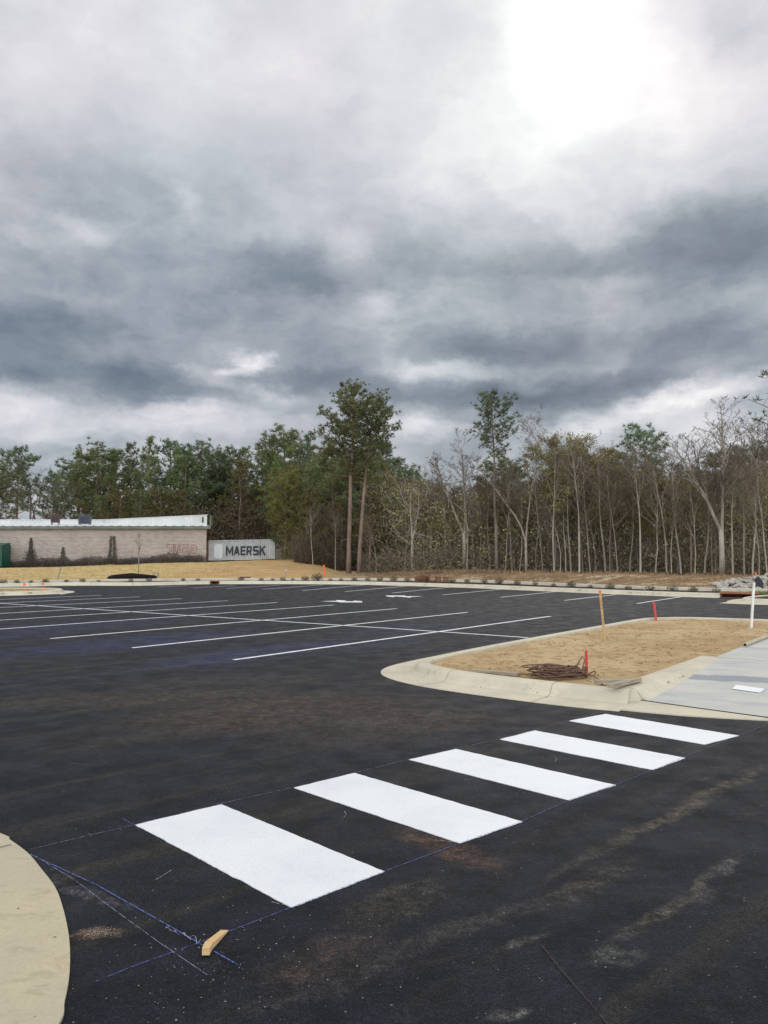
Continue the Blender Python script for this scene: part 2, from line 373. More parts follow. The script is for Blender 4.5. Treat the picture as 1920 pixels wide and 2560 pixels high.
def concrete(name, c1, c2, stain, k=.5, specks=True):
    m = Mat(name, .85, .25); pos = m.pos
    c = m.mix(m.rng(m.noise(pos, 1.3, 5, .6), .35, .65), c1, c2)
    c = m.mix(m.rng(m.noise(pos, 5, 6, .7, .5), .56, .74, 0, k), c, stain)
    c = m.mix(m.rng(m.noise(pos, 60, 3, .6), .35, .7, 0, .22), c, tuple(x * .6 for x in c1))
    c = m.mix(m.rng(m.noise(m.mapping(pos, scale=(1, 2.2, 1)), 2.6, 11, .82), .53, .62, 0, .4), c, tuple(x * .55 for x in c1))
    if specks:
        vd = m.vor(m.vmath('MULTIPLY_ADD', m.noise(pos, 30, col=True), (.03, .03, .03), pos), 14); vc = m.vor(pos, 14, out='Color')
        s_ = m.n('ShaderNodeSeparateColor'); m.put(s_.inputs[0], vc)
        c = m.mix(m.math('MULTIPLY', m.rng(vd, .16, .08), m.rng(s_.outputs[0], .80, .86)), c, (.07, .055, .04))
    m.color(c); m.bump(m.noise(pos, 40, 5, .65), .004, .7); return m.m
def dirt(name, c1, c2, c3, fleck=(.09, .06, .03), sc=1.):
    m = Mat(name, .95, .1); pos = m.pos
    c = m.mix(m.rng(m.noise(pos, .5 * sc, 5, .6), .38, .62), c1, c2)
    c = m.mix(m.rng(m.noise(pos, 2.4 * sc, 6, .68, .6), .5, .66, 0, .8), c, c3)
    st = m.mapping(pos, rot=(0, 0, .5), scale=(1, 3.2, 1))
    c = m.mix(m.rng(m.noise(st, 4 * sc, 8, .8), .52, .66, 0, .8), c, fleck)
    c = m.mix(m.rng(m.noise(pos, 26 * sc, 4, .7), .55, .75, 0, .5), c, tuple(min(1, x * 1.5) for x in c1))
    m.color(c); m.bump(m.noise(pos, 14 * sc, 6, .75), .035, 1); return m.m

M_ASPH = asphalt()
M_KERB = concrete('kerb_concrete', (.54, .49, .375), (.46, .42, .33), (.33, .26, .16), .45)
M_SLAB = concrete('slab_concrete', (.46, .40, .275), (.40, .355, .26), (.36, .25, .15), .65)
M_RAMP = concrete('ramp_concrete', (.42, .41, .36), (.37, .38, .36), (.28, .30, .36), .5)
M_SAND = dirt('sand', (.49, .37, .21), (.40, .275, .14), (.31, .205, .10), (.15, .09, .04))
M_MULCH = simple('mulch', (.035, .022, .017), (.075, .05, .038), 14, .95, .1, bump=.03, coords='pos')
M_WHITE = None
def whitep():
    m = Mat('road_paint', .55, .4); pos = m.pos
    c = m.mix(m.rng(m.noise(pos, 1.5, 4, .6), .35, .7), (.665, .68, .685), (.61, .63, .65))
    c = m.mix(m.rng(m.noise(pos, 60, 6, .8), .50, .72, 0, .5), c, (.38, .39, .41)); c = m.mix(m.rng(m.noise(pos, 3, 8, .75), .58, .72, 0, .35), c, (.42, .43, .44)); c = m.mix(m.math('MULTIPLY', m.rng(m.vor(pos, 90), .25, .1), .6), c, (.3, .3, .3))
    m.color(c); m.bump(m.noise(pos, 80, 4, .7), .002, .6); return m.m
M_WHITE = whitep()
def linepaint():
    m = Mat('thin_line_paint', .6, .3)
    m.color(m.mix(m.rng(m.noise(m.pos, 6, 5, .7), .3, .75), (.80, .81, .83), (.50, .51, .54))); return m.m
M_LINE = linepaint()
def chalkm(name, c):
    m = Mat(name, .9, .1); nz = m.noise(m.pos, 40, 4, .7)
    m.color(c)
    t = m.n('ShaderNodeBsdfTransparent'); x = m.n('ShaderNodeMixShader'); m.put(x.inputs[0], m.rng(nz, .38, .60, .05, .9))
    m.nt.links.new(t.outputs[0], x.inputs[1]); m.nt.links.new(m.b.outputs[0], x.inputs[2]); m.nt.links.new(x.outputs[0], m.nt.nodes['Material Output'].inputs[0]); return m.m
M_BLUE = chalkm('blue_chalk', (.12, .16, .48)); M_PALE = chalkm('pale_chalk', (.26, .29, .42)); M_SCR = chalkm('white_chalk', (.55, .55, .55))

# ------------------------------------------------------------------ ground
K1 = spline([(-60, 41), (-40, 42), (-30, 42.6), (-20.9, 43.9), (-18.3, 45.4), (-15.9, 45.6), (-14.2, 45.4), (-12.8, 46.2), (-10.6, 47.7), (-6.2, 47.9), (-1.9, 47.2), (.93, 45.5), (3.5, 43.5), (5.0, 42.1), (8.5, 37.9), (11.5, 34.5), (13.5, 32.9), (16.5, 31.2)], 6)
K2 = spline([(-60, 44.0), (-40, 44.6), (-30, 45), (-21.5, 46.2), (-19, 47.7), (-16, 49.1), (-12, 50.5), (-6.6, 51.2), (1.0, 50.4), (5.7, 47.0), (9.2, 42.3), (12.6, 37.9), (16.4, 35.2), (24, 31), (40, 26), (80, 22)], 6)
def ky(K, x):
    if x <= K[0].x: return K[0].y
    for a, b in zip(K, K[1:]):
        if a.x <= x <= b.x: return a.y + (b.y - a.y) * (x - a.x) / max(1e-6, b.x - a.x)
    return K[-1].y
_kc = {}
def k2(x):
    q = round(x * 4)
    if q not in _kc: _kc[q] = ky(K2, q / 4)
    return _kc[q]
def lerp_t(x, tb):
    if x <= tb[0][0]: return tb[0][1]
    for (a, va), (b, vb) in zip(tb, tb[1:]):
        if x <= b: return va + (vb - va) * smooth((x - a) / (b - a))
    return tb[-1][1]
def gz(x, y):
    s = y - k2(x)
    if s < 0: return -.06
    zl = lerp_t(x, [(-60, .1), (-40, .25), (-30, .48), (-17.7, .84), (-12, 1.02), (-9.5, 1.04), (-6.5, .72), (-3.8, .08), (0, .05)])
    hr = lerp_t(x, [(-2, 0), (5, .42), (14, .46), (20, .40), (60, .5)])
    z = -.06 + .24 * smooth(s / .5)
    z += (zl - .05) * smooth((s - 1) / 27) if x < 0 else 0
    z += hr * smooth((s - .6) / 4.5)
    if s > .4:
        w = min(1, (s - .4) / 2)
        z += w * .10 * noise.noise(Vector((x * .35, y * .35, 3))) + w * .035 * noise.noise(Vector((x * 1.7, y * 1.7, 1)))
    far = math.hypot(x, y)
    if far > 160: z += (far - 160) * .004
    return z
def ground_mat():
    m = Mat('earth', .95, .1); pos = m.pos; s_ = m.n('ShaderNodeSeparateXYZ'); m.put(s_.inputs[0], pos)
    wn = m.math('MULTIPLY_ADD', m.noise(pos, .35, 5, .65), 9, m.math('SUBTRACT', s_.outputs[0], 4.5))
    st = m.mapping(pos, scale=(1, 2.6, 1))
    straw = m.mix(m.rng(m.noise(st, 1.6, 7, .72), .4, .6), (.60, .46, .21), (.38, .28, .13))
    straw = m.mix(m.rng(m.noise(st, 5, 6, .7), .56, .7, 0, .7), straw, (.12, .10, .055))
    sand = m.mix(m.rng(m.noise(st, .7, 6, .66), .4, .62), (.50, .34, .165), (.38, .24, .11))
    sand = m.mix(m.rng(m.noise(pos, 2.4, 6, .72), .58, .72, 0, .7), sand, (.62, .48, .29))
    brown = m.mix(m.rng(m.noise(st, 1.1, 7, .72), .4, .62), (.30, .21, .115), (.19, .13, .075))
    brown = m.mix(m.rng(m.noise(st, .9, 7, .75), .50, .60, 0, .95), brown, (.56, .45, .30))
    c = m.mix(m.rng(wn, -16.5, -13.5), straw, sand); c = m.mix(m.rng(wn, -5.5, -1.5), c, brown)
    straw = m.mix(m.rng(m.noise(pos, .45, 6, .7), .48, .64, 0, .75), straw, (.34, .235, .12)); sand = m.mix(m.rng(m.noise(pos, .3, 5, .7), .5, .66, 0, .7), sand, (.28, .19, .11))
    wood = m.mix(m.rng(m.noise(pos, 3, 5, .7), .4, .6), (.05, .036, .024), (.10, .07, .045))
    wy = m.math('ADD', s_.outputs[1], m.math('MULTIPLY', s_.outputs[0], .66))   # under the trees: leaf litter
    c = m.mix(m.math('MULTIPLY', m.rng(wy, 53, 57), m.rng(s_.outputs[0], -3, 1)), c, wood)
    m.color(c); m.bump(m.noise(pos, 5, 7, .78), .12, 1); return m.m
def axis(lo, hi, segs):
    out = [];
    for a, b, st in segs:
        t = a
        while t < b - 1e-6: out.append(t); t += st
    return out + [segs[-1][1]]
gx = axis(0, 0, [(-2500, -300, 275), (-300, -60, 20), (-60, -30, 3), (-30, 22, .5), (22, 60, 2), (60, 300, 20), (300, 2500, 275)])
gy = axis(0, 0, [(-800, -60, 185), (-60, 20, 10), (20, 32, 2), (32, 64, .4), (64, 90, 1.2), (90, 300, 15), (300, 3000, 300)])
nx = len(gx)
struct(MB().add([(x, y, gz(x, y)) for y in gy for x in gx], [(j * nx + i, j * nx + i + 1, (j + 1) * nx + i + 1, (j + 1) * nx + i) for j in range(len(gy) - 1) for i in range(nx - 1)]).build('ground', ground_mat(), smooth=True))
asp = [(-60, -30), (60, -30), (60, 20), (19, 29.6)] + [(p.x, p.y + .1) for p in reversed(K1)]
struct(flat('asphalt_lot', asp, 0, M_ASPH))

# kerbs of the far edge, with gaps where the drain inlets sit
IN1 = (P(526, 1460).x, P(548, 1460).x); IN2 = (P(1805, 1494.6).x, P(1868, 1492).x)
KF = [(-.32, -.03), (-.32, .006), (-.02, .014), (.03, .05), (.06, .13), (.09, .165), (.13, .175), (.25, .176), (.27, .16), (.275, -.05)]
def seg(K, a, b):
    q = [p for p in K if a < p.x < b]
    pa = Vector((a, ky(K, a))); pb = Vector((b, ky(K, b)))
    return ([pa] if a > K[0].x else []) + [Vector((p.x, p.y)) for p in q] + ([pb] if b < K[-1].x else [])
kerb('kerb', seg(K1, -61, IN1[0]), M_KERB, prof=KF)
kerb('kerb', seg(K1, IN1[1], IN2[0]), M_KERB, prof=KF)
kerb('kerb', [Vector((p.x, p.y)) for p in K2], M_KERB, prof=[(-.12, .04), (-.10, .235), (-.08, .255), (.06, .262), (.09, .25), (.10, .0)])
flatm = [(p.x, p.y + .2) for p in K1 if p.x > -60] + [(19, 31)] + [(p.x, p.y + .05) for p in reversed(K2) if p.x < 24]
fill_grid('mulch_bed', flatm, .25, lambda x, y: .11 + .03 * noise.noise(Vector((x * 2, y * 2, 0))), M_MULCH)['kind'] = 'structure'

def joint(K, i, prof, w=.012):
    rows = [offset(K, d) for d, z in prof]; t = (K[min(i + 1, len(K) - 1)] - K[max(i - 1, 0)]); t = Vector((t.x, t.y)).normalized(); vs = []
    for sgn in (-1, 1):
        for (d, z), row in zip(prof, rows): vs.append((row[i].x + t.x * sgn * w / 2, row[i].y + t.y * sgn * w / 2, z + .003))
    n = len(prof); struct(MB().add(vs, [(j, n + j, n + j + 1, j + 1) for j in range(n - 1)]).build('kerb_joint', M_JNT))
M_DARK = simple('dark_joint_gap', (.03, .03, .035), (.05, .05, .05), 8, .95, .1)
M_JNT = simple('kerb_joint_dirt', (.16, .14, .11), (.24, .21, .17), 8, .95, .1)
KFs = seg(K1, IN1[1], IN2[0]); KFl = seg(K1, -61, IN1[0])
for i in range(6, len(KFs) - 3, 7): joint(KFs, i, KF[1:9], .02)
for i in range(12, len(KFl) - 3, 8): joint(KFl, i, KF[1:9], .02)
# drain inlets: rusty frame and brick throat
def inlet(p0, p1, label, h=.17):
    c = (p0 + p1) / 2; L = (p1 - p0).length; a = math.atan2((p1 - p0).y, (p1 - p0).x)
    t = thing('drain_inlet', label, 'drain inlet', (c.x, c.y, 0), a)
    MB().box((0, .20, h + .01), (L, .56, .05)).build('cover', M_RUST, t)
    MB().box((0, .42, h / 2 - .015), (L - .02, .06, h - .02)).box((-L / 2 + .05, .2, h / 2 - .015), (.08, .38, h - .02)).box((L / 2 - .05, .2, h / 2 - .015), (.08, .38, h - .02)).build('brick_throat', M_BRICKR, t)
    MB().box((0, -.02, .012), (L, .5, .02)).build('sill', M_BRICKR, t)
    return t
M_RUST = simple('rust', (.20, .075, .035), (.30, .14, .08), 3, .85, .2, bump=.01)
M_BRICKR = simple('old_brick', (.17, .065, .045), (.09, .045, .035), 6, .9, .15, bump=.01)
inlet(Vector((IN1[0], ky(K1, IN1[0]))), Vector((IN1[1], ky(K1, IN1[1]))), 'small rusty drain inlet set in the far kerb in front of the shipping container')
inlet(Vector((IN2[0], ky(K1, IN2[0]))), Vector((IN2[1], ky(K1, IN2[0]) - .45)), 'wide rusty drain inlet in the far kerb near the white rock pile')

# ------------------------------------------------------------------ sand island with kerb, ramp and walk
isl = spline([(22, 13.5), (15, 17), (11.8, 19.1), (9.4, 20.15), (8.0, 20.75), (7.2, 20.75), (6.3, 20.25), (4.65, 18.15), (2.65, 15.55), (1.5, 14.0), (.80, 13.0), (.48, 12.4), (.42, 11.9), (.62, 11.38), (1.05, 10.83), (1.84, 10.13), (2.45, 9.68), (2.84, 9.46)], 7)
isl = [Vector((p.x, p.y)) for p in isl]
kerb('kerb', isl, M_KERB)

for i_ in (76, 83, 107, 95, 60, 45, 30): joint(isl, min(i_, len(isl) - 3), KERB[1:9], .007)
inner = offset(isl, .14); F0 = Vector((3.03, 9.72)); F1 = Vector((5.22, 12.62)); F2 = F1 + U * 22
def sandz(x, y): return .098 + .012 * noise.noise(Vector((x * 2.7, y * 4.5, 8))) + .022 * noise.noise(Vector((x * 1.3, y * 1.3, 0))) + .018 * noise.noise(Vector((x * 5, y * 5, 2))) + .010 * noise.noise(Vector((x * 14, y * 14, 5)))
fill_grid('sand_bed', [tuple(p) for p in inner] + [(2.9, 9.6), tuple(F1 + Vector((.1, -.05))), tuple(F2)], .09, sandz, M_SAND)['kind'] = 'structure'
# flank kerb beside the ramp, melting into the walk at its upper end
m = MB(); N = 14; prof = [(-.30, -.03), (-.29, .135), (-.26, .152), (-.16, .157), (-.09, .148), (-.04, .11), (.02, .055), (.08, .012)]
def rampz(s): return .016 + .140 * smooth(s / 3.55)
vs_ = []
for i in range(N + 1):
    t = i / N; p = F0.lerp(F1, t); rz_ = rampz(t * 3.55); nrm = Vector((U.y, -U.x))
    for j, (d, z) in enumerate(prof):
        zz = z if j < 4 else rz_ + (z - .012) * max(0, (.157 - rz_) / .145)
        if j == 7: zz = rz_ - .004
        q = p + nrm * (d + (.05 if j > 3 else 0)); vs_.append((q.x, q.y, zz))
K_ = len(prof)
m.add(vs_, [(i * K_ + j, i * K_ + j + 1, (i + 1) * K_ + j + 1, (i + 1) * K_ + j) for i in range(N) for j in range(K_ - 1)] + [tuple(range(K_))[::-1], tuple(range(N * K_, N * K_ + K_))])
m.add([(2.78, 9.50, -.02), (3.10, 9.68, -.02), (2.98, 9.88, -.02), (2.68, 9.72, -.02), (2.80, 9.56, .13), (3.02, 9.70, .13), (2.92, 9.84, .156), (2.66, 9.74, .156)], [(3, 2, 1, 0), (4, 5, 6, 7), (0, 1, 5, 4), (1, 2, 6, 5), (2, 3, 7, 6), (3, 0, 4, 7)])
struct(m.build('kerb', M_KERB, smooth=False))
# ramp and walk
def ramp_mat():
    m = Mat('ramp_concrete_smeared', .85, .25); pos = m.pos
    c = m.mix(m.rng(m.noise(pos, 1.6, 5, .6), .35, .65), (.48, .47, .42), (.42, .42, .395))
    st = m.mapping(m.mapping(pos, rot=(0, 0, .38)), scale=(.5, 3.2, 0))
    c = m.mix(m.rng(m.noise(st, 1.6, 6, .65), .5, .68, 0, .6), c, (.25, .29, .37))
    c = m.mix(m.rng(m.noise(pos, 70, 3), .4, .7, 0, .25), c, (.22, .22, .2))
    b = m.rng(blobm(m, m.vmath('MULTIPLY_ADD', m.vmath('SUBTRACT', m.noise(pos, 5, col=True), (.5, .5, .5)), (.25, .25, 0), pos), 1830, 1714, 1.35, .22, -.42), 0, .5)
    c = m.mix(m.math('MULTIPLY', b, .7), c, (.17, .19, .22)); m.color(c); m.bump(m.noise(pos, 45, 4), .003, .6); return m.m
M_RAMPS = ramp_mat()
m = MB(); nrm = Vector((U.y, -U.x)); rows = []; S = [0, .4, .8, 1.2, 1.6, 2.0, 2.4, 2.8, 3.2, 3.55, 6, 12, 25]; T = [0, .35, .7, 1.1, 1.6, 2.4, 3.5, 5]
for s_ in S:
    for t in T:
        p = F0 + nrm * t + U * s_ - U * (0 if s_ > 0 else 1) * (.18 * t - .02 * t * t) * (1 if s_ == 0 else 0)
        rows.append((p.x, p.y, rampz(s_)))
nT = len(T); m.add(rows, [(i * nT + j, i * nT + j + 1, (i + 1) * nT + j + 1, (i + 1) * nT + j) for i in range(len(S) - 1) for j in range(nT - 1)])
a0 = (F1.x, F1.y, .156); a1 = (F2.x, F2.y, .156); m.add([a0, a1, (a1[0], a1[1], 0), (a0[0], a0[1], 0)], [(0, 1, 2, 3)])
struct(m.build('concrete_ramp', M_RAMPS))
gut = [P(1515, 1772), P(1600, 1781), P(1699, 1790), P(1810, 1797), P(1920, 1802.7), Vector((6.5, 7.9, 0)), Vector((9.5, 7.4, 0))] + [Vector((F0.x, F0.y, 0)) + Vector((nrm.x * t - U.x * (.18 * t - .02 * t * t), nrm.y * t - U.y * (.18 * t - .02 * t * t), 0)) for t in reversed(T)] + [Vector((2.7, 9.45, 0))]
struct(MB().prism([(p.x, p.y) for p in gut], -.03, .0125).build('gutter_apron', M_KERB))
jl = [Vector((F0.x + nrm.x * t - U.x * (.18 * t - .02 * t * t), F0.y + nrm.y * t - U.y * (.18 * t - .02 * t * t), 0)) for t in T]
def ribbon(pts, w, z, mat, name, wf=None):
    pts = [Vector((p[0], p[1])) for p in pts]; A = offset(pts, w / 2); B = offset(pts, -w / 2); N = len(pts)
    zz = z if callable(z) else (lambda p: z)
    return MB().add([(p.x, p.y, zz(p)) for p in A] + [(p.x, p.y, zz(p)) for p in B], [(N + i, N + i + 1, i + 1, i) for i in range(N - 1)]).build(name, mat)
M_DARK = simple('dark_joint_gap', (.03, .03, .035), (.05, .05, .05), 8, .95, .1)  # near-black colour of the expansion joints
struct(ribbon(jl, .022, .0195, M_DARK, 'expansion_joint'))
for a in (3.55, 5.2, 7.0):
    q0 = F0 + U * a; struct(ribbon([q0, q0 + nrm * 4.9], .012, rampz(a) + .004, M_DARK, 'expansion_joint'))
for (u0, v0, u1, v1) in [(1052, 1650, 1037, 1690), (1533, 1728, 1528, 1772), (1530, 1757, 1505, 1772)]: pass
wp_ = [P(1829, 1714, .10), P(1841, 1707, .10), P(1913, 1714, .11), P(1900, 1723, .10)]
cxy = sum(((q.x, q.y) for q in wp_), ())
tag(MB().add([(q.x, q.y, rampz((Vector((q.x, q.y)) - F0).dot(U)) + .008) for q in wp_], [(0, 1, 2, 3)][::1]).build('paint_patch', M_WHITE), 'small white painted rectangle on the concrete ramp beside the sand island', 'painted mark')
for o in [bpy.data.objects['paint_patch']]:
    if o.data.polygons[0].normal.z < 0: o.data.flip_normals()

# near-left concrete slab
sl_pts = [(-9, 7.6), (-5.5, 6.6), (-3.3, 5.75)] + [tuple(P(u, v).xy) for u, v in [(0, 2088), (23, 2103), (69, 2137.6), (104, 2179), (138, 2225), (157, 2276), (170.6, 2338), (175, 2396), (172, 2453), (161, 2511), (148, 2565)]] + [(-1.22, 2.7), (-1.4, 2.2), (-1.9, 1.5), (-3, .6), (-5, -.5), (-9, -1.2)]
sl_s = spline([Vector((*p, 0)) for p in sl_pts], 5)
struct(MB().prism([(p.x, p.y) for p in sl_s], -.04, .014).build('concrete_slab', M_SLAB))
p0, p1 = P(0, 2125), P(28, 2119); d_ = (p1 - p0); struct(ribbon([p0 - d_ * 12, p0, p1], .007, .0185, M_DARK, 'expansion_joint'))

# small islands: left with straw, right with mulch
isl2 = spline([Vector((*p, 0)) for p in [(-40, 30.5), (-25, 32.0), (-19, 33.5), (-16.3, 34.6), (-15.1, 35.6), (-14.75, 36.8), (-15.3, 38.3), (-16.5, 39.0), (-19, 39.2), (-25, 38.5), (-40, 37.5)]], 5)
isl2 = [Vector((p.x, p.y)) for p in isl2][:]
kerb('kerb', isl2, M_KERB)
def strawmat():
    return simple('straw_cover', (.40, .31, .15), (.22, .16, .08), 4, .95, .1, bump=.04, coords='pos', detail=7)
M_STRAW = strawmat()
struct(fill_grid('straw_bed', [tuple(p) for p in offset(isl2, .15)], .3, lambda x, y: .10 + .03 * noise.noise(Vector((x * 2, y * 2, 0))), M_STRAW))
struct(flat('gutter_tip', [tuple(P(u, v).xy) for u, v in [(150, 1487), (186, 1481.5), (165, 1479), (150, 1480)]], .009, M_KERB))
isl3 = spline([Vector((*p, 0)) for p in [(15.4, 32.3), (14.3, 31.4), (13.5, 30.4), (13.2, 29.8), (13.3, 29.3), (13.9, 28.7), (15.5, 27.6), (19, 25.5), (30, 20)]], 5)
isl3 = [Vector((p.x, p.y)) for p in isl3]
kerb('kerb', isl3, M_KERB)
struct(flat('gutter_tip', [(13.75, 31.2), (12.9, 30.0), (12.0, 28.9), (12.7, 28.2), (13.6, 27.6), (14.2, 28.2), (13.1, 29.3)], .009, M_KERB))
struct(fill_grid('mulch_bed', [tuple(p) for p in offset(isl3, .15)] + [(34, 28), (20, 31.5)], .25, lambda x, y: .11 + .03 * noise.noise(Vector((x * 2, y * 2, 0))), M_MULCH))

# asphalt pad in front of the building and container
pad = [(-45, 73.5), (-34, 75.5), (-24, 78), (-19, 82), (-14, 92), (-12.5, 99), (-14, 101), (-26, 112), (-30, 100), (-24, 79.9), (-45, 79.9)]
struct(fill_grid('asphalt_pad', pad, .7, lambda x, y: gz(x, y) + .07, M_ASPH))

# ------------------------------------------------------------------ painted markings
ORD = ['first', 'second', 'third', 'fourth', 'fifth', 'sixth', 'seventh', 'eighth', 'ninth', 'tenth', 'eleventh', 'twelfth', 'thirteenth', 'fourteenth', 'fifteenth', 'sixteenth', 'seventeenth', 'eighteenth', 'nineteenth', 'twentieth', 'twenty-first', 'twenty-second', 'twenty-third', 'twenty-fourth', 'twenty-fifth', 'twenty-sixth', 'twenty-seventh', 'twenty-eighth', 'twenty-ninth', 'thirtieth']
G_L = 'white parking stall lines'
near = [((584.5, 1650), (1376.5, 1540.8)), ((331, 1619.9), (1169.3, 1531)), ((125.6, 1596.8), (992, 1521.7)), ((-60, 1577.3), (835, 1512.8)), ((-160, 1561), (693.3, 1506.5)), ((-160, 1543), (570, 1501.9)), ((-160, 1527), (454.3, 1496.6)), ((-160, 1515), (350, 1492)), ((-160, 1505), (253.5, 1488.5))]
for i, (a, b) in enumerate(near):
    o = ribbon([P(*a).xy, P(*b).xy], .10, .004, M_LINE, 'parking_line')
    where = 'nearest the camera and the sand island' if i == 0 else ('farthest back, beside the small straw island' if i == 8 else f'{ORD[i]} one back from the sand island')
    tag(o, f'long white stall line across the middle double row, {where}', 'parking line', G_L)
o = ribbon([P(-160, 1498).xy, P(0, 1508.8).xy, P(350, 1531.4).xy, P(663.8, 1551.6).xy, P(1096.7, 1579.8).xy, P(1320, 1594.9).xy], .10, .008, M_LINE, 'parking_line')
tag(o, 'white centre line crossing all the long stall lines and ending at the sand island', 'parking line')
far = [((395, 1467.7), (470, 1464.0)), ((479, 1470), (590, 1464)), ((564.3, 1471.3), (700, 1463.2)), ((656, 1473.4), (808, 1462.3)), ((755, 1476.4), (917, 1461.8)), ((862.7, 1479.2), (1022.5, 1464.6)), ((980.9, 1482.5), (1131, 1467.6)), ((1107.5, 1487.3), (1256, 1473)), ((1252, 1493.3), (1391, 1479.3)), ((1411.3, 1501), (1538.5, 1486.8)), ((1592.8, 1509), (1701.3, 1492.4))]
for i, (a, b) in enumerate(far):
    o = ribbon([P(*a).xy, P(*b).xy], .10, .004, M_LINE, 'parking_line')
    tag(o, 'short white stall line against the far kerb, ' + ('the rightmost, behind the red stake' if i == 10 else f'{ORD[i]} from the left end' if i else 'leftmost, near the mulch heap'), 'parking line', G_L)
# two arrows painted head to head
def arrow(pts, label):
    o = flat('painted_arrow', [tuple(P(u, v).xy) for u, v in pts], .004, M_WHITE); return tag(o, label, 'painted arrow', 'painted lane arrows')
arrow([(800, 1503.5), (840, 1502.2), (843, 1500.3), (865, 1501.5), (861, 1503.0), (882, 1503.6), (885, 1501.8), (905, 1503.2), (906, 1506.2), (850, 1506.2), (843, 1504.6)], 'white painted lane arrow nearer the camera, left one of the two')
arrow([(963, 1489), (1012, 1488.9), (1014, 1490.5), (1058, 1491), (1040, 1492.2), (1028, 1492.6), (1026, 1494.4), (1004, 1492.2), (988, 1491.2), (984, 1492.9), (969, 1491.6)], 'white painted arrow on the lot farther back and right of the other arrow')
# crossing bars
D = 1920 / 1659
bars = [[(293, 1783), (478, 1739), (829, 1884), (630, 1962)], [(635, 1703), (765, 1671), (1128, 1776), (994, 1823)], [(884, 1642), (985, 1619), (1328, 1697), (1230, 1730)], [(1080, 1598), (1155, 1579), (1480, 1638), (1410, 1664)], [(1229, 1558), (1308, 1543), (1596, 1590), (1522, 1609)]]
rb = random.Random(5)
for i, b in enumerate(bars):
    c = [P(x * D, y * D).xy for x, y in b]; poly = []
    for k in range(4):
        a, e = c[k], c[(k + 1) % 4]; n = 60
        for j in range(n):
            t = j / n; q = a.lerp(e, t)
            wob = .003 if 0 < j < n else 0
            # rounded, slightly ragged corners
            q = q + Vector((noise.noise(Vector((q.x * 9, q.y * 9, 1))), noise.noise(Vector((q.x * 9, q.y * 9, 7))))) * (.006 if wob else .012) + Vector((rb.uniform(-1, 1), rb.uniform(-1, 1))) * wob * .7
            poly.append((q.x, q.y))
    o = MB().prism(poly, .001, .0055).build('crosswalk_bar', M_WHITE)
    tag(o, 'broad white painted crosswalk bar, ' + ['largest and nearest, by the wood wedge', 'second from the wood wedge', 'middle one of the five', 'second from the concrete ramp', 'farthest and smallest, by the concrete ramp'][i], 'crosswalk bar', 'white bars of the crosswalk')
# chalk lines
def chalk(pts, w, mat, label, z=.0075, n=1):
    q = [P(u, v).xy for u, v in pts]
    tag(ribbon(q, w * .42, z, mat, 'chalk_line'), label, 'chalk line', 'snapped chalk lines')
chalk([(75, 2126), (337, 2064), (553, 2011), (735, 1970), (885, 1934.5), (1023, 1900), (1140, 1873), (1250, 1849), (1422, 1803), (1528, 1774)], .009, M_PALE, 'thin pale blue chalk line along the upper ends of the crosswalk bars')
chalk([(240, 2457), (330, 2420), (503, 2358), (729, 2271), (960, 2181), (1150, 2110), (1305, 2055), (1423, 2002), (1537, 1964), (1632, 1926), (1760, 1874), (1847, 1840), (1935, 1806)], .010, M_BLUE, 'bright blue chalk line along the lower ends of the crosswalk bars', .0068)
chalk([(75, 2138), (240, 2214), (420, 2316), (500, 2362), (602, 2419)], .014, M_BLUE, 'thick blue chalk line from the curved slab to beyond the wood wedge', .0062)
chalk([(87, 2143), (190, 2206), (289, 2281), (400, 2362), (518, 2442)], .007, M_PALE, 'thin pale chalk line beside the thick blue one, left of the wood wedge', .0084)
chalk([(303, 2048), (344, 2070)], .010, M_BLUE, 'short blue chalk stroke at the left corner of the nearest crosswalk bar', .0092)
chalk([(-60, 1727), (0, 1719.4), (250, 1688), (584, 1651)], .018, M_PALE, 'pale chalk line running left from the nearest long stall line', .0068)
chalk([(-60, 1576), (0, 1582), (347, 1623), (637, 1655)], .018, M_BLUE, 'faint blue chalk line joining the near ends of the long stall lines', .0092)
chalk([(1376, 1541), (1480, 1528), (1592, 1509)], .03, M_PALE, 'faint chalk line across the lane behind the tall orange topped stake', .0068)
chalk([(1490, 1504), (1700, 1513), (1790, 1515)], .03, M_PALE, 'faint chalk line across the lane behind the red and white stakes', .0092)
chalk([(835, 1512.8), (905, 1506), (980, 1498), (1060, 1489), (1107, 1487)], .03, M_PALE, 'faint chalk line crossing between the two painted arrows', .0068)
for k, (pts, lab) in enumerate([([(388, 2203), (405, 2193), (429, 2178)], 'small chalk cross between the nearest crosswalk bar and the slab'), ([(860, 2030), (866, 2038), (858, 2048)], 'small curved chalk tick in the gap beside the second crosswalk bar'), ([(1160, 1950), (1173, 1953), (1181, 1950)], 'small chalk cross in the gap beside the middle crosswalk bar'),
        ([(1385, 1893), (1392, 1899), (1388, 1907)], 'small chalk tick in the gap beside the fourth crosswalk bar'), ([(677, 2258), (700, 2264), (726, 2267)], 'short white chalk stroke at the near tip of the nearest crosswalk bar'), ([(1075, 2103), (1110, 2106), (1145, 2109)], 'short white chalk stroke at the near tip of the second bar')]):
    chalk(pts, .006, M_SCR, lab, .0075 + .0003 * k)
chalk([(1352, 2364), (1400, 2425), (1450, 2482), (1500, 2540), (1530, 2580)], .016, chalkm('rust_mark', (.065, .042, .03)), 'thin rust brown scratch running towards the bottom edge of the photo')
sq = []
for i in range(60):
    t = i / 59; cx, cy = 412 + 90 * t, 2322 + 38 * t
    sq.append((cx + (5 + 3 * math.sin(t * 5)) * math.sin(t * 31 + math.sin(t * 9)), cy + (4 + 5 * t) * math.cos(t * 27 + .5)))
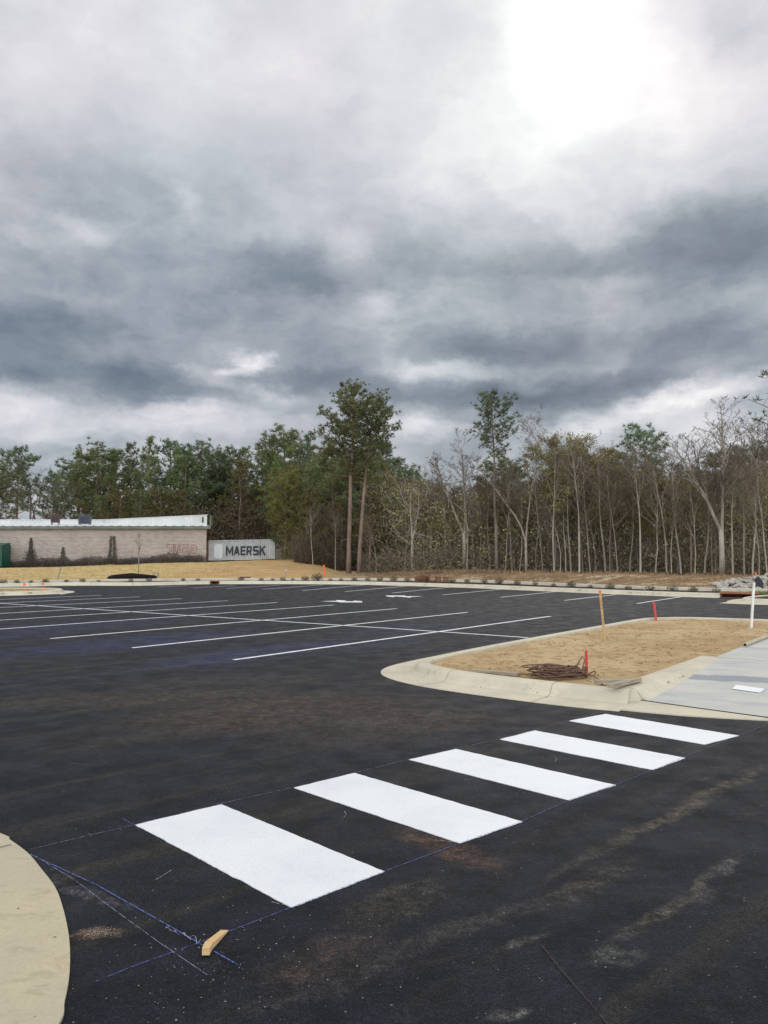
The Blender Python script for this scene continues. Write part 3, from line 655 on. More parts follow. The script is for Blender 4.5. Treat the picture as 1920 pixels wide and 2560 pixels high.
chalk(sq, .0042, M_SCR, 'squiggle of white chalk looping over the blue line by the wood wedge', .0098)

# ------------------------------------------------------------------ small things near the camera
def woodm(name, a, b, sc=8):
    m = Mat(name, .7, .25); st = m.mapping(m.obj, scale=(1, 12, 12))
    m.color(m.mix(m.rng(m.noise(st, sc, 4, .6), .35, .65), a, b)); m.bump(m.noise(st, sc * 2, 4), .002, .6); return m.m
M_WEDGE = woodm('fresh_sawn_wood', (.60, .43, .22), (.50, .33, .15))
M_GREYW = woodm('weathered_wood', (.36, .32, .24), (.24, .20, .14), 4)
M_STAKEW = woodm('stake_wood', (.50, .34, .15), (.40, .25, .10), 5)
o_ = P(515, 2390)
h0, h1 = .030, .006
A_ = [P(505, 2373, h0), P(524, 2373, h0), P(531, 2360, h0 * .92), P(571, 2327, h1), P(552, 2327, h1), P(512, 2357, h0 * .95)]
loc = Vector((o_.x, o_.y, .004))
MB().prism([(p.x - loc.x, p.y - loc.y) for p in A_], 0, [p.z for p in A_]).build('wood_wedge', M_WEDGE, loc=loc)
tag(bpy.data.objects['wood_wedge'], 'small bent wedge of fresh wood lying where the blue chalk lines cross', 'wood wedge')

def stake(name, base, top, w, t, mat, label, cat, topmat=None, topfrac=.1, group=None, marks=False, gz_=None):
    base = Vector(base); top = Vector(top) - base; L = top.length
    th = thing(name, label, cat, base, 0, group)
    nx_ = Vector((1, 0, 0)); d = top.normalized(); a = (nx_ - d * nx_.dot(d)).normalized(); b = d.cross(a)
    def bar(z0, z1, k=1, point=False):
        c0, c1 = d * z0, d * z1; vs = [c0 + a * x * w / 2 * k + b * y * t / 2 * k for x, y in ((-1, -1), (1, -1), (1, 1), (-1, 1))] + [c1 + a * x * w / 2 * k + b * y * t / 2 * k for x, y in ((-1, -1), (1, -1), (1, 1), (-1, 1))]
        return MB().add(vs, [(3, 2, 1, 0), (4, 5, 6, 7), (0, 1, 5, 4), (1, 2, 6, 5), (2, 3, 7, 6), (3, 0, 4, 7)])
    bar(-.06, L * (1 - topfrac) if topmat else L).build('shaft', mat, th)
    if topmat: bar(L * (1 - topfrac), L, 1.06).build('painted_top', topmat, th)
    if marks:
        mb = MB()
        rr = random.Random(3)
        for k in range(9):
            if k in (4, 5): continue
            z = L * (.80 - .055 * k); c = d * z - b * (t / 2 + .002) * (1 if b.y > 0 else -1)
            for q in range(2):
                c2 = c + a * rr.uniform(-.008, .008) + d * rr.uniform(-.012, .012)
                vs = [c2 + a * x * .007 + d * y * .008 for x, y in ((-1, -1), (1, -.7), (.8, 1), (-1, .8))]; MB().add(vs, [(0, 1, 2, 3)]).build('written_mark', M_INK, th)
        pass
    return th
M_INK = simple('marker_ink', (.03, .03, .04), (.05, .04, .05), 8)
M_ORANGE = simple('orange_paint', (.75, .18, .04), (.62, .13, .04), 20, .6, .3)
M_REDP = simple('red_paint', (.62, .07, .06), (.50, .045, .045), 20, .6, .3)
M_PINKF = simple('orange_flag_plastic', (.80, .16, .06), (.70, .12, .05), 6, .5, .4)
M_WPOST = simple('white_post_paint', (.72, .71, .66), (.60, .58, .52), 9, .6, .3)
M_GREYP = simple('grey_post', (.25, .26, .27), (.18, .18, .19), 9, .7)
b = P(1512, 1598, .11); stake('survey_stake', b, Vector((XU(1497, b.y), b.y, ZV(1475, b.y))), .042, .016, M_STAKEW, 'tall leaning wooden survey stake with orange painted top on the sand island', 'survey stake', M_ORANGE, .07, marks=True)
b = P(1640, 1550, .11); stake('survey_stake', b, Vector((XU(1631, b.y), b.y, ZV(1505, b.y))), .05, .03, M_REDP, 'short red stake at the far edge of the sand island', 'survey stake')
b = P(1467, 1689, .11); stake('survey_stake', b, Vector((XU(1460, b.y), b.y - .02, ZV(1624, b.y))), .034, .022, M_REDP, 'red stake standing beside the coil of rusty wire', 'survey stake')
b = P(1878, 1570, .11); stake('marker_post', b, Vector((XU(1881, b.y), b.y, ZV(1456, b.y))), .045, .045, M_WPOST, 'tall plain white post at the right end of the sand island', 'marker post')
def gstake(u, vb, vt, y, name, w, t, mat, label, cat, topm=None, tf=.15, du=0):
    x = XU(u, y); z = gz(x, y); return stake(name, (x, y, z), (XU(u + du, y), y, ZV(vt, y)), w, t, mat, label, cat, topm, tf)
gstake(813, 0, 1412, 52.2, 'survey_stake', .10, .03, M_ORANGE, 'orange stake at the edge of the brush in front of the twin pines', 'survey stake', du=-3)
gstake(716, 0, 1423, 52.6, 'marker_post', .05, .04, M_GREYP, 'short dark post with a pale top on the bare dirt bank', 'marker post', M_WPOST, .2)
gstake(147, 0, 1416, 49.6, 'marker_post', .05, .05, M_GREYP, 'thin grey pole leaning right in the straw below the brick wall', 'marker post', du=9)
gstake(62, 0, 1443, 48.3, 'survey_stake', .06, .03, M_PINKF, 'orange stake in the straw bank at the far left behind the kerb', 'survey stake')
gstake(1299, 0, 1431, 49.6, 'survey_stake', .05, .03, M_WPOST, 'small pale stake standing in the dry grass of the right bank', 'survey stake')
gstake(1886, 0, 1431, 38.2, 'survey_stake', .07, .04, M_STAKEW, 'wooden stake with orange ribbon standing in the white rock pile', 'survey stake', M_ORANGE, .55)
gstake(387, 0, 1430, 53.0, 'wood_post', .16, .1, M_GREYW, 'short brown wooden post right of the dark mulch heap', 'wood post')
gstake(397, 0, 1431, 53.2, 'wood_post', .10, .1, M_GREYW, 'thinner wooden post, rightmost of the two beside the dark mulch heap', 'wood post')
def flag(u, v, y, label):
    x = XU(u, y); t = thing('marker_flag', label, 'marker flag', (x, y, .1), 0, 'orange flags in the straw island')
    MB().tube([(0, 0, -.03), (.01, 0, .36)], .008, 5).build('wire', M_ORANGE, t)
    MB().box((.06, 0, .30), (.12, .012, .09), 0, tilt=(0, .3)).build('flag', M_PINKF, t)
    MB().box((.09, .01, .05), (.16, .03, .04)).build('ribbon', M_PINKF, t)
flag(62, 1478, 36.4, 'left orange marker flag in the small straw island'); flag(108, 1480, 37.0, 'right orange marker flag near the tip of the small straw island')

# coil of rusty wire
def wire():
    r = random.Random(11); mb = MB(); c = P(1392, 1692, .11)
    for k in range(34):
        ax = r.uniform(.17, .34) if k % 4 else r.uniform(.07, .13); ay = ax * r.uniform(.45, .7); ph = r.uniform(0, 6.28)
        cx = r.uniform(-.12, .12) if k % 4 else r.uniform(-.15, .38); cy = r.uniform(-.08, .08) - (.1 if k % 4 == 0 else 0); z0 = .012 + .004 * k; tz = r.uniform(.0, .05); ro = r.uniform(-.35, .2); pts = []
        turns = r.uniform(.7, 1.25)
        for i in range(27):
            a = ph + turns * 6.283 * i / 26; x, y = ax * math.cos(a) * (1 + .05 * math.sin(3 * a + k)), ay * math.sin(a)
            zz = max(.01, z0 * (1 - .55 * max(0, x + cx)) + tz * math.sin(a * 2 + k))
            pts.append((cx + x * math.cos(ro) - y * math.sin(ro), cy + x * math.sin(ro) + y * math.cos(ro), zz))
        mb.tube(pts, .0085, 6)
    bx, by = XU(1437, c.y) - c.x, .05
    mb.tube([(bx, by, .03), (bx + .01, by, .12), (bx + .045, by, .2), (bx + .09, by + .02, .255), (bx + .105, by + .02, .26)], .008, 6)
    mb.tube([(bx + .03, by - .02, .01), (bx + .08, by - .03, .1), (bx + .112, by - .02, .2), (bx + .11, by, .24)], .008, 6)
    mb.tube([(.3, -.12, .03), (.42, -.2, .05), (.47, -.29, .02), (.49, -.33, .01)], .008, 6)
    mb.tube([(-.38, .05, .02), (-.46, .06, .03), (-.50, .04, .01)], .008, 6)
    o = mb.build('wire_coil', simple('rusted_wire', (.10, .055, .035), (.16, .09, .06), 25, .7, .3), loc=c, smooth=True)
    tag(o, 'tangled coil of rusty brown wire lying on the sand behind the kerb', 'wire coil')
wire()
def board(p0, p1, w, t, z0, z1, label, mat=None):
    p0 = Vector((*p0, 0)); p1 = Vector((*p1, 0)); c = (p0 + p1) / 2; d = p1 - p0; a = math.atan2(d.y, d.x); L = d.length; rr = random.Random(int(L * 1e4))
    mb = MB(); n = 5; vs = []
    for i in range(n + 1):
        x = -L / 2 + L * i / n; zz = z0 + (z1 - z0) * i / n
        for yy, z in ((-1, 0), (1, 0), (1, 1), (-1, 1)): vs.append((x + rr.uniform(-.004, .004), yy * w / 2 + rr.uniform(-.003, .003), zz + z * t + rr.uniform(-.002, .002)))
    mb.add(vs, [(i * 4 + k, i * 4 + (k + 1) % 4, i * 4 + 4 + (k + 1) % 4, i * 4 + 4 + k) for i in range(n) for k in range(4)] + [(3, 2, 1, 0), tuple(n * 4 + k for k in range(4))])
    o = mb.build('lumber', mat or M_GREYW, loc=(c.x, c.y, 0)); o.rotation_euler = (0, 0, a); tag(o, label, 'lumber', 'pieces of lumber at the sand island kerb')
q = lambda u, v, z: tuple(P(u, v, z).xy)
board(q(1178, 1677, .13), q(1296, 1686, .13), .07, .035, .118, .118, 'flat weathered board lying on the sand left of the wire coil')
board(q(1489, 1708, .15), q(1573, 1702, .16), .085, .035, .152, .152, 'grey lumber piece, lower left one of the crossed pair on the kerb corner')
board(q(1524, 1724, .17), q(1598, 1702, .17), .075, .045, .19, .165, 'grey lumber with yellowish end, upper one of the crossed pair on the kerb corner')
pp0 = P(1862, 1612, .19); pp = pp0 + Vector((U.x, U.y, 0)) * 5
m = MB(); mo = MB()
nn = 12; dr = (pp - pp0).normalized(); s1 = dr.cross(Vector((0, 0, 1))).normalized(); s2 = Vector((0, 0, 1)); vs = []
for c_, r_ in ((pp0, .034), (pp, .034), (pp0, .026), (pp, .026)):
    for k in range(nn): t = 6.2832 * k / nn; vs.append(c_ - pp0 + s1 * math.cos(t) * r_ + s2 * math.sin(t) * r_)
fs = []
for k in range(nn):
    j = (k + 1) % nn; fs += [(k, j, nn + j, nn + k), (2 * nn + j, 2 * nn + k, 3 * nn + k, 3 * nn + j), (j, k, 2 * nn + k, 2 * nn + j), (nn + k, nn + j, 3 * nn + j, 3 * nn + k)]
tag(m.add(vs, fs).build('pipe', simple('tan_pipe', (.44, .38, .26), (.36, .30, .20), 3, .5, .4), loc=pp0, smooth=False), 'long tan pipe lying along the edge of the concrete walk', 'pipe')

def rock_mesh(seed, sx=1, sy=1, sz=.7):
    import bmesh
    bm = bmesh.new(); bmesh.ops.create_icosphere(bm, subdivisions=2, radius=1)
    off = Vector((seed * 7.3, seed * 2.1, 0))
    planes = []; r = random.Random(seed)
    for _ in range(9):
        d = Vector((r.gauss(0, 1), r.gauss(0, 1), r.gauss(0, 1))).normalized(); planes.append((d, r.uniform(.55, .85)))
    for v in bm.verts:
        for d, h in planes:
            k = v.co.dot(d)
            if k > h: v.co -= d * (k - h)
        v.co *= 1 + .1 * noise.noise(v.co * 2 + off); v.co.x *= sx; v.co.y *= sy; v.co.z *= sz
    me = bpy.data.meshes.new('rock'); bm.to_mesh(me); bm.free(); return me
M_ROCKW = simple('pale_riprap', (.48, .45, .38), (.30, .28, .24), 2.5, .9, .2, bump=.03)
meshes = [rock_mesh(k, 1.25, .85, .65) for k in range(6)]
for me in meshes: me.materials.append(M_ROCKW)
rr = random.Random(4)
tg = bpy.data.objects.new('rock', meshes[0]); COL.objects.link(tg); tg.scale = (.055, .05, .045); tg.location = P(1884, 1600, .13); tag(tg, 'small grey rock on the sand beside the tan pipe', 'rock')
mk = [bpy.data.materials.new('x')]; bpy.data.materials.remove(mk[0])
def pile(cx, cy, n, R_, hgt, label, group):
    for i in range(n):
        a = rr.uniform(0, 6.28); r = R_ * math.sqrt(rr.random()); dx_, dy_ = r * math.cos(a) * 1.55, r * math.sin(a) * .75
        x, y = cx + dx_, cy + dy_
        k = max(0, 1 - (r / R_) ** 2)
        o = bpy.data.objects.new('rock', meshes[rr.randrange(6)]); COL.objects.link(o)
        s = rr.uniform(.10, .21); o.scale = (s, s, s * rr.uniform(.8, 1.1)); o.rotation_euler = (rr.uniform(-.4, .4), rr.uniform(-.4, .4), rr.uniform(0, 6.28))
        o.location = (x, y, gz(x, y) + .03 + hgt * k * rr.uniform(.35, 1)); tag(o, label, 'rock', group)
pile(18.3, 37.0, 230, 2.0, .42, 'pale angular rock in the white riprap pile behind the right kerb', 'rocks of the riprap pile')
# black silt sock bag against the rocks
x, y = XU(1893, 35.9), 35.9
mb = MB(); vs = []; n = 14
for i in range(7):
    t = i / 6; r_ = .22 * (1 - t) ** .6 + .03; 
    for k in range(n): a = 6.283 * k / n; rr_ = r_ * (1 + .18 * math.sin(3 * a + i)); vs.append((rr_ * math.cos(a), rr_ * math.sin(a) * .7, .55 * t - .03 * t * math.cos(a)))
mb.add(vs, [(i * n + k, i * n + (k + 1) % n, (i + 1) * n + (k + 1) % n, (i + 1) * n + k) for i in range(6) for k in range(n)] + [tuple(6 * n + k for k in range(n))])
tag(mb.build('bag', simple('black_fabric', (.02, .02, .022), (.04, .04, .045), 12, .8), loc=(x, y, gz(x, y) + .02), smooth=True), 'black fabric bag leaning on the white rock pile', 'bag')
# dark mulch heap under the young tree
mb = MB(); vs = []; n = 26; r2 = random.Random(8)
for i in range(6):
    t = i / 5
    for k in range(n): a = 6.283 * k / n; q_ = (1 - t ** 3.5) * (1 + .10 * noise.noise(Vector((math.cos(a) * 2, math.sin(a) * 2, i)))); vs.append((1.55 * q_ * math.cos(a), .8 * q_ * math.sin(a), .34 * t + .03 * noise.noise(Vector((math.cos(a) * 3, math.sin(a) * 3, t * 4)))))
mb.add(vs, [(i * n + k, i * n + (k + 1) % n, (i + 1) * n + (k + 1) % n, (i + 1) * n + k) for i in range(5) for k in range(n)] + [tuple(5 * n + k for k in range(n))])
x, y = XU(330, 50.3), 50.3
tag(mb.build('mulch_heap', simple('black_mulch', (.006, .006, .006), (.014, .012, .011), 9, .95, .1, bump=.05), loc=(x, y + .2, gz(x, y) + .05), smooth=True), 'low heap of black mulch behind the kerb at the foot of the young tree', 'mulch heap')

# clay / timber drainage pieces on the mulch bed
M_CLAY = simple('rusty_clay', (.25, .125, .065), (.17, .085, .05), 3, .85, .2, bump=.01)
def ring(name, label, loc, r, h, rot, arc=6.283, wall=.05):
    mb = MB(); n = 24; vs = []
    for z in (0, h):
        for q_ in (r, r - wall):
            for k in range(n + 1): a = arc * k / n; vs.append((q_ * math.cos(a), q_ * math.sin(a), z))
    N_ = n + 1; fs = []
    for k in range(n): fs += [(k, k + 1, 2 * N_ + k + 1, 2 * N_ + k), (N_ + k + 1, N_ + k, 3 * N_ + k, 3 * N_ + k + 1), (2 * N_ + k, 2 * N_ + k + 1, 3 * N_ + k + 1, 3 * N_ + k), (k + 1, k, N_ + k, N_ + k + 1)]
    if arc < 6.2: fs += [(0, N_, 3 * N_, 2 * N_), (n, N_ + n, 3 * N_ + n, 2 * N_ + n)]
    mb.add(vs, fs); o = mb.build(name, M_CLAY, loc=loc, smooth=False); o.rotation_euler = rot; return tag(o, label, 'clay pipe', 'clay drain pieces on the mulch bed')
y = 49.0; ring('clay_ring', 'wide low rusty ring lying tilted on the mulch bed, leftmost of the clay drain pieces', (XU(1054, y), y, .14), .42, .30, (R(8), R(-7), 0))
y = 48.6; ring('clay_pipe', 'open end of a clay pipe facing the lot, between the ring and the blocks', (XU(1082, y), y + .3, .36), .25, .6, (R(90), 0, R(-8)))
for u, w_, lab in ((1096, .28, 'left brown block next to the clay pipe mouth'), (1114, .30, 'right brown block, end of the row of clay drain pieces')):
    y = 48.3; mb = MB(); mb.box((0, 0, .15), (w_, .3, .30)).box((0, -.04, .315), (w_ + .04, .36, .035)); tag(mb.build('clay_block', M_CLAY, loc=(XU(u, y), y, .10)), lab, 'clay block', 'clay drain pieces on the mulch bed')
y = 52.0
tag(MB().box((0, 0, .05), (.55, .3, .16)).box((0, -.05, .14), (.62, .42, .04)).build('clay_block', M_CLAY, loc=(XU(618, y), y - .3, .17)), 'small rusty cover on the rear kerb in front of the container', 'clay block')

# crumbs and pebbles on the asphalt
r = random.Random(21); mb = MB()
def crumb(x, y, s):
    a = r.uniform(0, 6.28); vs = [(x + s * math.cos(a + k * 1.57) * r.uniform(.6, 1), y + s * math.sin(a + k * 1.57) * r.uniform(.6, 1), .001) for k in range(4)]
    vs += [(x + (v[0] - x) * .55, y + (v[1] - y) * .55, s * r.uniform(.4, .8)) for v in vs]
    mb.add(vs, [(4, 5, 6, 7), (0, 1, 5, 4), (1, 2, 6, 5), (2, 3, 7, 6), (3, 0, 4, 7)])
for _ in range(420):
    u = r.uniform(160, 1920); v = r.uniform(1850, 2620); 
    if r.random() < .45: u = r.gauss(560, 200); v = r.gauss(2420, 90)
    p = P(u, max(v, 1800)); 
    if p.x < -1.3 and p.y < 6: continue
    crumb(p.x, p.y, abs(r.gauss(.002, .0013)) + .0010)
for _ in range(260):
    p = P(r.gauss(245, 22), r.gauss(2332, 6)); crumb(p.x, p.y, r.uniform(.0015, .004))
tag(mb.build('gravel_crumbs', simple('pale_grit', (.34, .31, .27), (.14, .11, .08), 300, .9, .2, coords='pos')), 'pale grit and stone crumbs scattered over the black asphalt', 'gravel', kind='stuff')

# twigs, clods on the sand
mb = MB(); r = random.Random(9)
sp_ = [tuple(p) for p in offset(isl, .4)] + [(3.0, 10.2), tuple(F1), tuple(F2)]
cnt = 0
while cnt < 900:
    x = r.uniform(.6, 15); y = 9.6 + (r.random() ** 1.4) * 11
    if not inside(x, y, sp_): continue
    # keep off ramp side
    if (Vector((x, y)) - F0).dot(nrm) > -.25: continue
    cnt += 1; z = sandz(x, y)
    if r.random() < .35:
        a = r.gauss(.3, .6); L = r.uniform(.03, .13); mb.tube([(x, y, z + .004), (x + L * .5 * math.cos(a), y + L * .5 * math.sin(a), z + .010), (x + L * math.cos(a + .2), y + L * math.sin(a + .2), z + .004)], r.uniform(.002, .0045), 4)
    else:
        s = abs(r.gauss(.008, .007)) + .004; a = r.uniform(0, 6)
        vs = [(x + s * math.cos(a + k * 1.26) * r.uniform(.7, 1.2), y + s * math.sin(a + k * 1.26), z - .003) for k in range(5)] + [(x, y, z + s * .8)]
        mb.add(vs, [(k, (k + 1) % 5, 5) for k in range(5)])
tag(mb.build('twigs_and_clods', simple('twig_and_clod', (.13, .08, .045), (.32, .22, .12), 60, .9, .1, coords='pos')), 'twigs, roots and clods strewn over the sand island', 'twigs', kind='stuff')

# ------------------------------------------------------------------ building
M_FASC = simple('fascia_green', (.10, .115, .10), (.15, .165, .145), 1.2, .6, .4)
def metalm(name, a, b, freq, axis_, k=.25):
    m = Mat(name, .45, .5); s_ = m.n('ShaderNodeSeparateXYZ'); m.put(s_.inputs[0], m.pos)
    c = m.mix(m.rng(m.noise(m.pos, .4, 5, .6), .35, .65), a, b); m.color(c); return m.m
M_WMETAL = metalm('white_ribbed_metal', (.62, .63, .60), (.52, .54, .52), 2, 0)
def wall_mat():
    m = Mat('painted_brick', .9, .15); pos = m.pos
    mp = m.mapping(pos, rot=(R(90), 0, 0)); b = m.n('ShaderNodeTexBrick'); b.offset = .5
    q_ = m.n('ShaderNodeSeparateXYZ'); m.put(q_.inputs[0], pos); cb = m.n('ShaderNodeCombineXYZ'); m.put(cb.inputs[0], q_.outputs[0]); m.put(cb.inputs[1], q_.outputs[2]); m.put(b.inputs['Vector'], cb.outputs[0])
    for k_, v in (('Scale', 1), ('Brick Width', .42), ('Row Height', .135), ('Mortar Size', .022), ('Mortar Smooth', .3), ('Bias', 0)): b.inputs[k_].default_value = v
    b.inputs['Color1'].default_value = (.335, .285, .245, 1); b.inputs['Color2'].default_value = (.235, .19, .16, 1); b.inputs['Mortar'].default_value = (.43, .38, .33, 1)
    c = b.outputs[0]
    c = m.mix(m.rng(m.noise(pos, .35, 5, .6), .4, .62), c, m.mix(1., c, (1.12, 1.12, 1.1), 'MULTIPLY'))
    fl = m.mapping(pos, scale=(1, 1, 3.5))
    c = m.mix(m.rng(m.noise(fl, 1.6, 5, .7), .60, .70, 0, .55), c, (.16, .115, .09))
    vert = m.mapping(pos, scale=(1.6, 1, .2))
    c = m.mix(m.math('MULTIPLY', m.rng(m.noise(vert, 1.0, 5, .65), .56, .68, 0, .6), m.rng(q_.outputs[0], -27, -18)), c, (.13, .115, .10))
    # grime rising from the ground
    hz = m.math('SUBTRACT', q_.outputs[2], m.math('MULTIPLY_ADD', m.noise(pos, .5, 5, .6), 1.8, -.45))
    gl = m.math('SUBTRACT', hz, m.rng(q_.outputs[0], -40, -17.7, .2, 1.15, False))
    c = m.mix(m.rng(gl, .45, -.1, 0, .85), c, (.085, .07, .06))
    m.color(c); m.bump(b.outputs['Fac'], .01, -.5); return m.m
BY, BX1 = 80.0, -17.7; EV = ZV(1322, BY)
bld = thing('brick_building', 'long low tan painted brick building with white metal roof and red graffiti', 'building', (BX1, BY, 0))
Bl = Vector((BX1, BY, 0)); X0 = -62
def bb(mb, name, mat, par=bld): o = mb.build(name, mat, par); o.location = -par.location if False else (0, 0, 0); return o
def rel(v): return tuple(Vector(v) - Bl)
Bc = (-31.8, 91.0)
wm = MB(); ring_ = [(X0, BY), (BX1, BY), Bc, (X0, 91)]
wm.prism([(p[0] - Bl.x, p[1] - Bl.y) for p in ring_], -.6, EV - .02); wm.build('wall', wall_mat(), bld)
# roof: ribbed metal sheet rising to the back
zb_ = ZV(1309, 91)
rf = MB(); vs = []; n = 150
for i in range(n + 1):
    xx = X0 + (BX1 + .45 - X0) * i / n; rib = .05 if i % 3 == 0 else 0
    x2 = X0 + (Bc[0] - X0) * i / n
    vs += [(xx - Bl.x, -.35, EV + .26 + rib), (x2 - Bl.x, 11.0, zb_ + rib)]
rf.add(vs, [(2 * i, 2 * i + 2, 2 * i + 3, 2 * i + 1) for i in range(n)]); rf.build('roof', M_WMETAL, bld)
fa = MB().box(((X0 - BX1 + .5) / 2, -.33, EV + .12), (BX1 - X0 + .5, .10, .26)).box(((X0 - BX1 + .5) / 2, -.14, EV + .005), (BX1 - X0 + .5, .40, .03)); fa.build('fascia', M_FASC, bld)
# parapet panels with ribs
TZ = ZV(1288, BY); 
def panel(p, q_, z0, z1a, z1b, name, rib=.35, dep=.05):
    p = Vector(p); q_ = Vector(q_); d = q_ - p; L = d.length; d.normalize(); nn_ = Vector((d.y, -d.x)); mb = MB(); k = int(L / rib); vs = []
    for i in range(k * 4 + 1):
        t = i / (k * 4); c = p + d * L * t; off = dep if i % 4 in (0,) else 0; c = c + nn_ * off
        zt = z1a + (z1b - z1a) * t; zz0 = z0 if not callable(z0) else z0(t)
        vs += [(c.x - Bl.x, c.y - Bl.y, zz0), (c.x - Bl.x, c.y - Bl.y, zt)]
    mb.add(vs, [(2 * i, 2 * i + 2, 2 * i + 3, 2 * i + 1) for i in range(k * 4)]); c = (p + q_) / 2
    # cap
    mb.box((c.x - Bl.x, c.y - Bl.y, (z1a + z1b) / 2 + .03), (L, .16, .06), math.atan2(d.y, d.x)); return mb.build(name, M_WMETAL, bld)
panel(Bc, (BX1 + .1, BY - .1), lambda t: zb_ + (EV + .27 - zb_) * t - .05, TZ, TZ, 'parapet', .5, .06)
panel((X0, 91), Bc, zb_ - .1, ZV(1300, 91), ZV(1300, 91), 'parapet', .55, .12)
pe = MB().box((.45, .05, (EV + TZ) / 2 + .15), (.10, 1.0, TZ - EV - .3)); pe.build('parapet_end', M_FASC, bld)
sm = MB()
for uu in (502, 509): sm.box((XU(uu, 80.5) - Bl.x, .12 if uu == 509 else .55, ZV(1300, 80.5)), (.12, .1, .55), -.65)
sm.build('scupper_slot', M_INK, bld)
# graffiti strokes (outlined letters sprayed on the wall)
def gx_(u): return XU(u, BY) - BX1
def gzv(v): return ZV(v, BY)
M_GRAF = simple('red_spray_paint', (.22, .10, .09), (.30, .19, .165), 3, .8, .1)
gf = MB()
def gl(pts, w=.075):
    # flat painted strip proud of the wall
    q_ = [Vector((gx_(u), gzv(v))) for u, v in pts]; A = offset(q_, w / 2); B = offset(q_, -w / 2); N = len(q_)
    gf.add([(p.x, -.012 - .002 * (len(gf.f) % 7), p.y) for p in A] + [(p.x, -.012 - .002 * (len(gf.f) % 7), p.y) for p in B], [(i, i + 1, N + i + 1, N + i) for i in range(N - 1)])
C1 = lambda x, y: (260 + x / 5.53, 1260 + y / 5.53)
for L_ in ([(875, 565), (965, 555), (970, 585), (940, 590), (935, 655), (965, 660), (965, 690), (900, 690), (900, 665), (915, 660), (915, 600), (880, 600), (875, 565)],
           [(975, 560), (1000, 560), (985, 650), (1010, 655), (1005, 690), (965, 680), (975, 560)], [(1035, 560), (1060, 560), (1050, 640), (1085, 640), (1085, 665), (1020, 665), (1035, 560)],
           [(1100, 560), (1150, 555), (1170, 590), (1150, 630), (1190, 680), (1170, 690), (1135, 650), (1120, 690), (1095, 680), (1100, 560)], [(1122, 585), (1140, 585), (1142, 610), (1120, 612), (1122, 585)]):
    gl([C1(*p) for p in L_])
for rx_, ry_ in ((46, 62), (20, 26)):
    gl([C1(1248 + rx_ * math.cos(a * .3925), 625 + ry_ * math.sin(a * .3925)) for a in range(17)])
gf.build('graffiti', M_GRAF, bld)
# rooftop units
def unit(u0, u1, vt, vb, y, mat, label):
    w = XU(u1, y) - XU(u0, y); h = ZV(vt, y) - ZV(vb, y); t = thing('rooftop_unit', label, 'rooftop unit', ((XU(u0, y) + XU(u1, y)) / 2, y, ZV(vb, y)), .25)
    MB().box((0, 0, h / 2 + .05), (w * .86, w * .8, h - .1)).build('cabinet', mat, t)
    MB().box((0, 0, h + .02), (w * .94, w * .88, .07)).build('cap', mat, t)
    mb = MB()
    for k in range(7): mb.box((0, -w * .4 - .012, h * (.2 + .1 * k)), (w * .7, .02, .04))
    mb.build('louvre', M_INK, t)
    mb = MB()
    for sx in (-1, 1):
        for sy in (-1, 1): mb.box((sx * w * .35, sy * w * .32, -.03), (.12, .12, .2))
    mb.build('feet', M_GREYP, t)
unit(127, 150, 1287, 1309, 84.0, simple('brown_cabinet', (.07, .045, .035), (.11, .07, .055), 2, .7), 'brown box shaped rooftop unit, left one of two on the white roof')
unit(196, 229, 1288, 1312, 83.0, simple('slate_cabinet', (.05, .06, .075), (.08, .09, .11), 2, .6), 'dark slate rooftop unit, right one of two on the white roof')

# climbing vines on the wall
M_VINE = leafmat('dry_vine', (.075, .06, .045), (.05, .055, .03), (.13, .10, .08), .8, 0)
def vine(u, vt, label, w, n, split=False):
    r = random.Random(u); y = BY; x0 = XU(u, y); g0 = gz(x0, y - .3); zt = ZV(vt, y); t = thing('wall_vine', label, 'vine', (x0, y - .05, g0), 0, 'dry vines climbing the brick wall')
    st = MB(); lf = MB()
    for k in range(9):
        s_ = (-1 if k % 2 else 1) * (.22 if split else 0); hh = (zt - g0) * r.uniform(.6, 1); pts = []
        for i in range(7): tt = i / 6; pts.append((s_ * 1.2 + r.uniform(-1, 1) * w * .5 * (1 - tt) ** 1.3, -.03 - r.random() * .03, hh * tt))
        st.tube(pts, .018, 3)
    for _ in range(n):
        tt = r.random() ** 1.5; z = (zt - g0) * tt; ww = (w * (1 - tt) ** 1.6 + (.09 if not split else .06)) * (.7 + .6 * noise.noise(Vector((z * 2.2, u, 0)))) 
        if split: ww = .10 + .9 * w * max(0, .35 - tt); xx = (r.choice((-1, 1)) * .24 * (1 - .5 * tt)) + r.gauss(0, ww * .6)
        else: xx = r.gauss(0, ww * .55)
        s_ = r.uniform(.03, .07); yy = -.02 - r.random() * .16 * (1 - tt * .6); a = r.uniform(0, 6.28)
        c = Vector((xx, yy, z)); e1 = Vector((math.cos(a), r.uniform(-.5, .5), math.sin(a))) * s_; e2 = Vector((-math.sin(a), r.uniform(-.5, .5), math.cos(a))) * s_ * .7
        lf.add([c - e1, c - e2, c + e1, c + e2], [(0, 1, 2, 3)])
    st.build('stem', M_TWIG, t); lf.build('leaves', M_VINE, t)
def barkm(name, a, b, sc=3):
    m = Mat(name, .9, .15); st = m.mapping(m.obj, scale=(1, 1, .25)); oi = m.n('ShaderNodeObjectInfo').outputs['Random']
    c = m.mix(m.rng(m.noise(st, sc, 5, .7), .35, .65), a, b)
    hs = m.n('ShaderNodeHueSaturation'); m.put(hs.inputs['Value'], m.math('MULTIPLY_ADD', oi, .5, .75)); m.put(hs.inputs['Color'], c); m.color(hs.outputs[0]); return m.m
M_TWIG = barkm('twig_bark', (.17, .135, .105), (.11, .085, .065))
M_PALEB = barkm('pale_bark', (.36, .32, .255), (.22, .19, .145), 2)
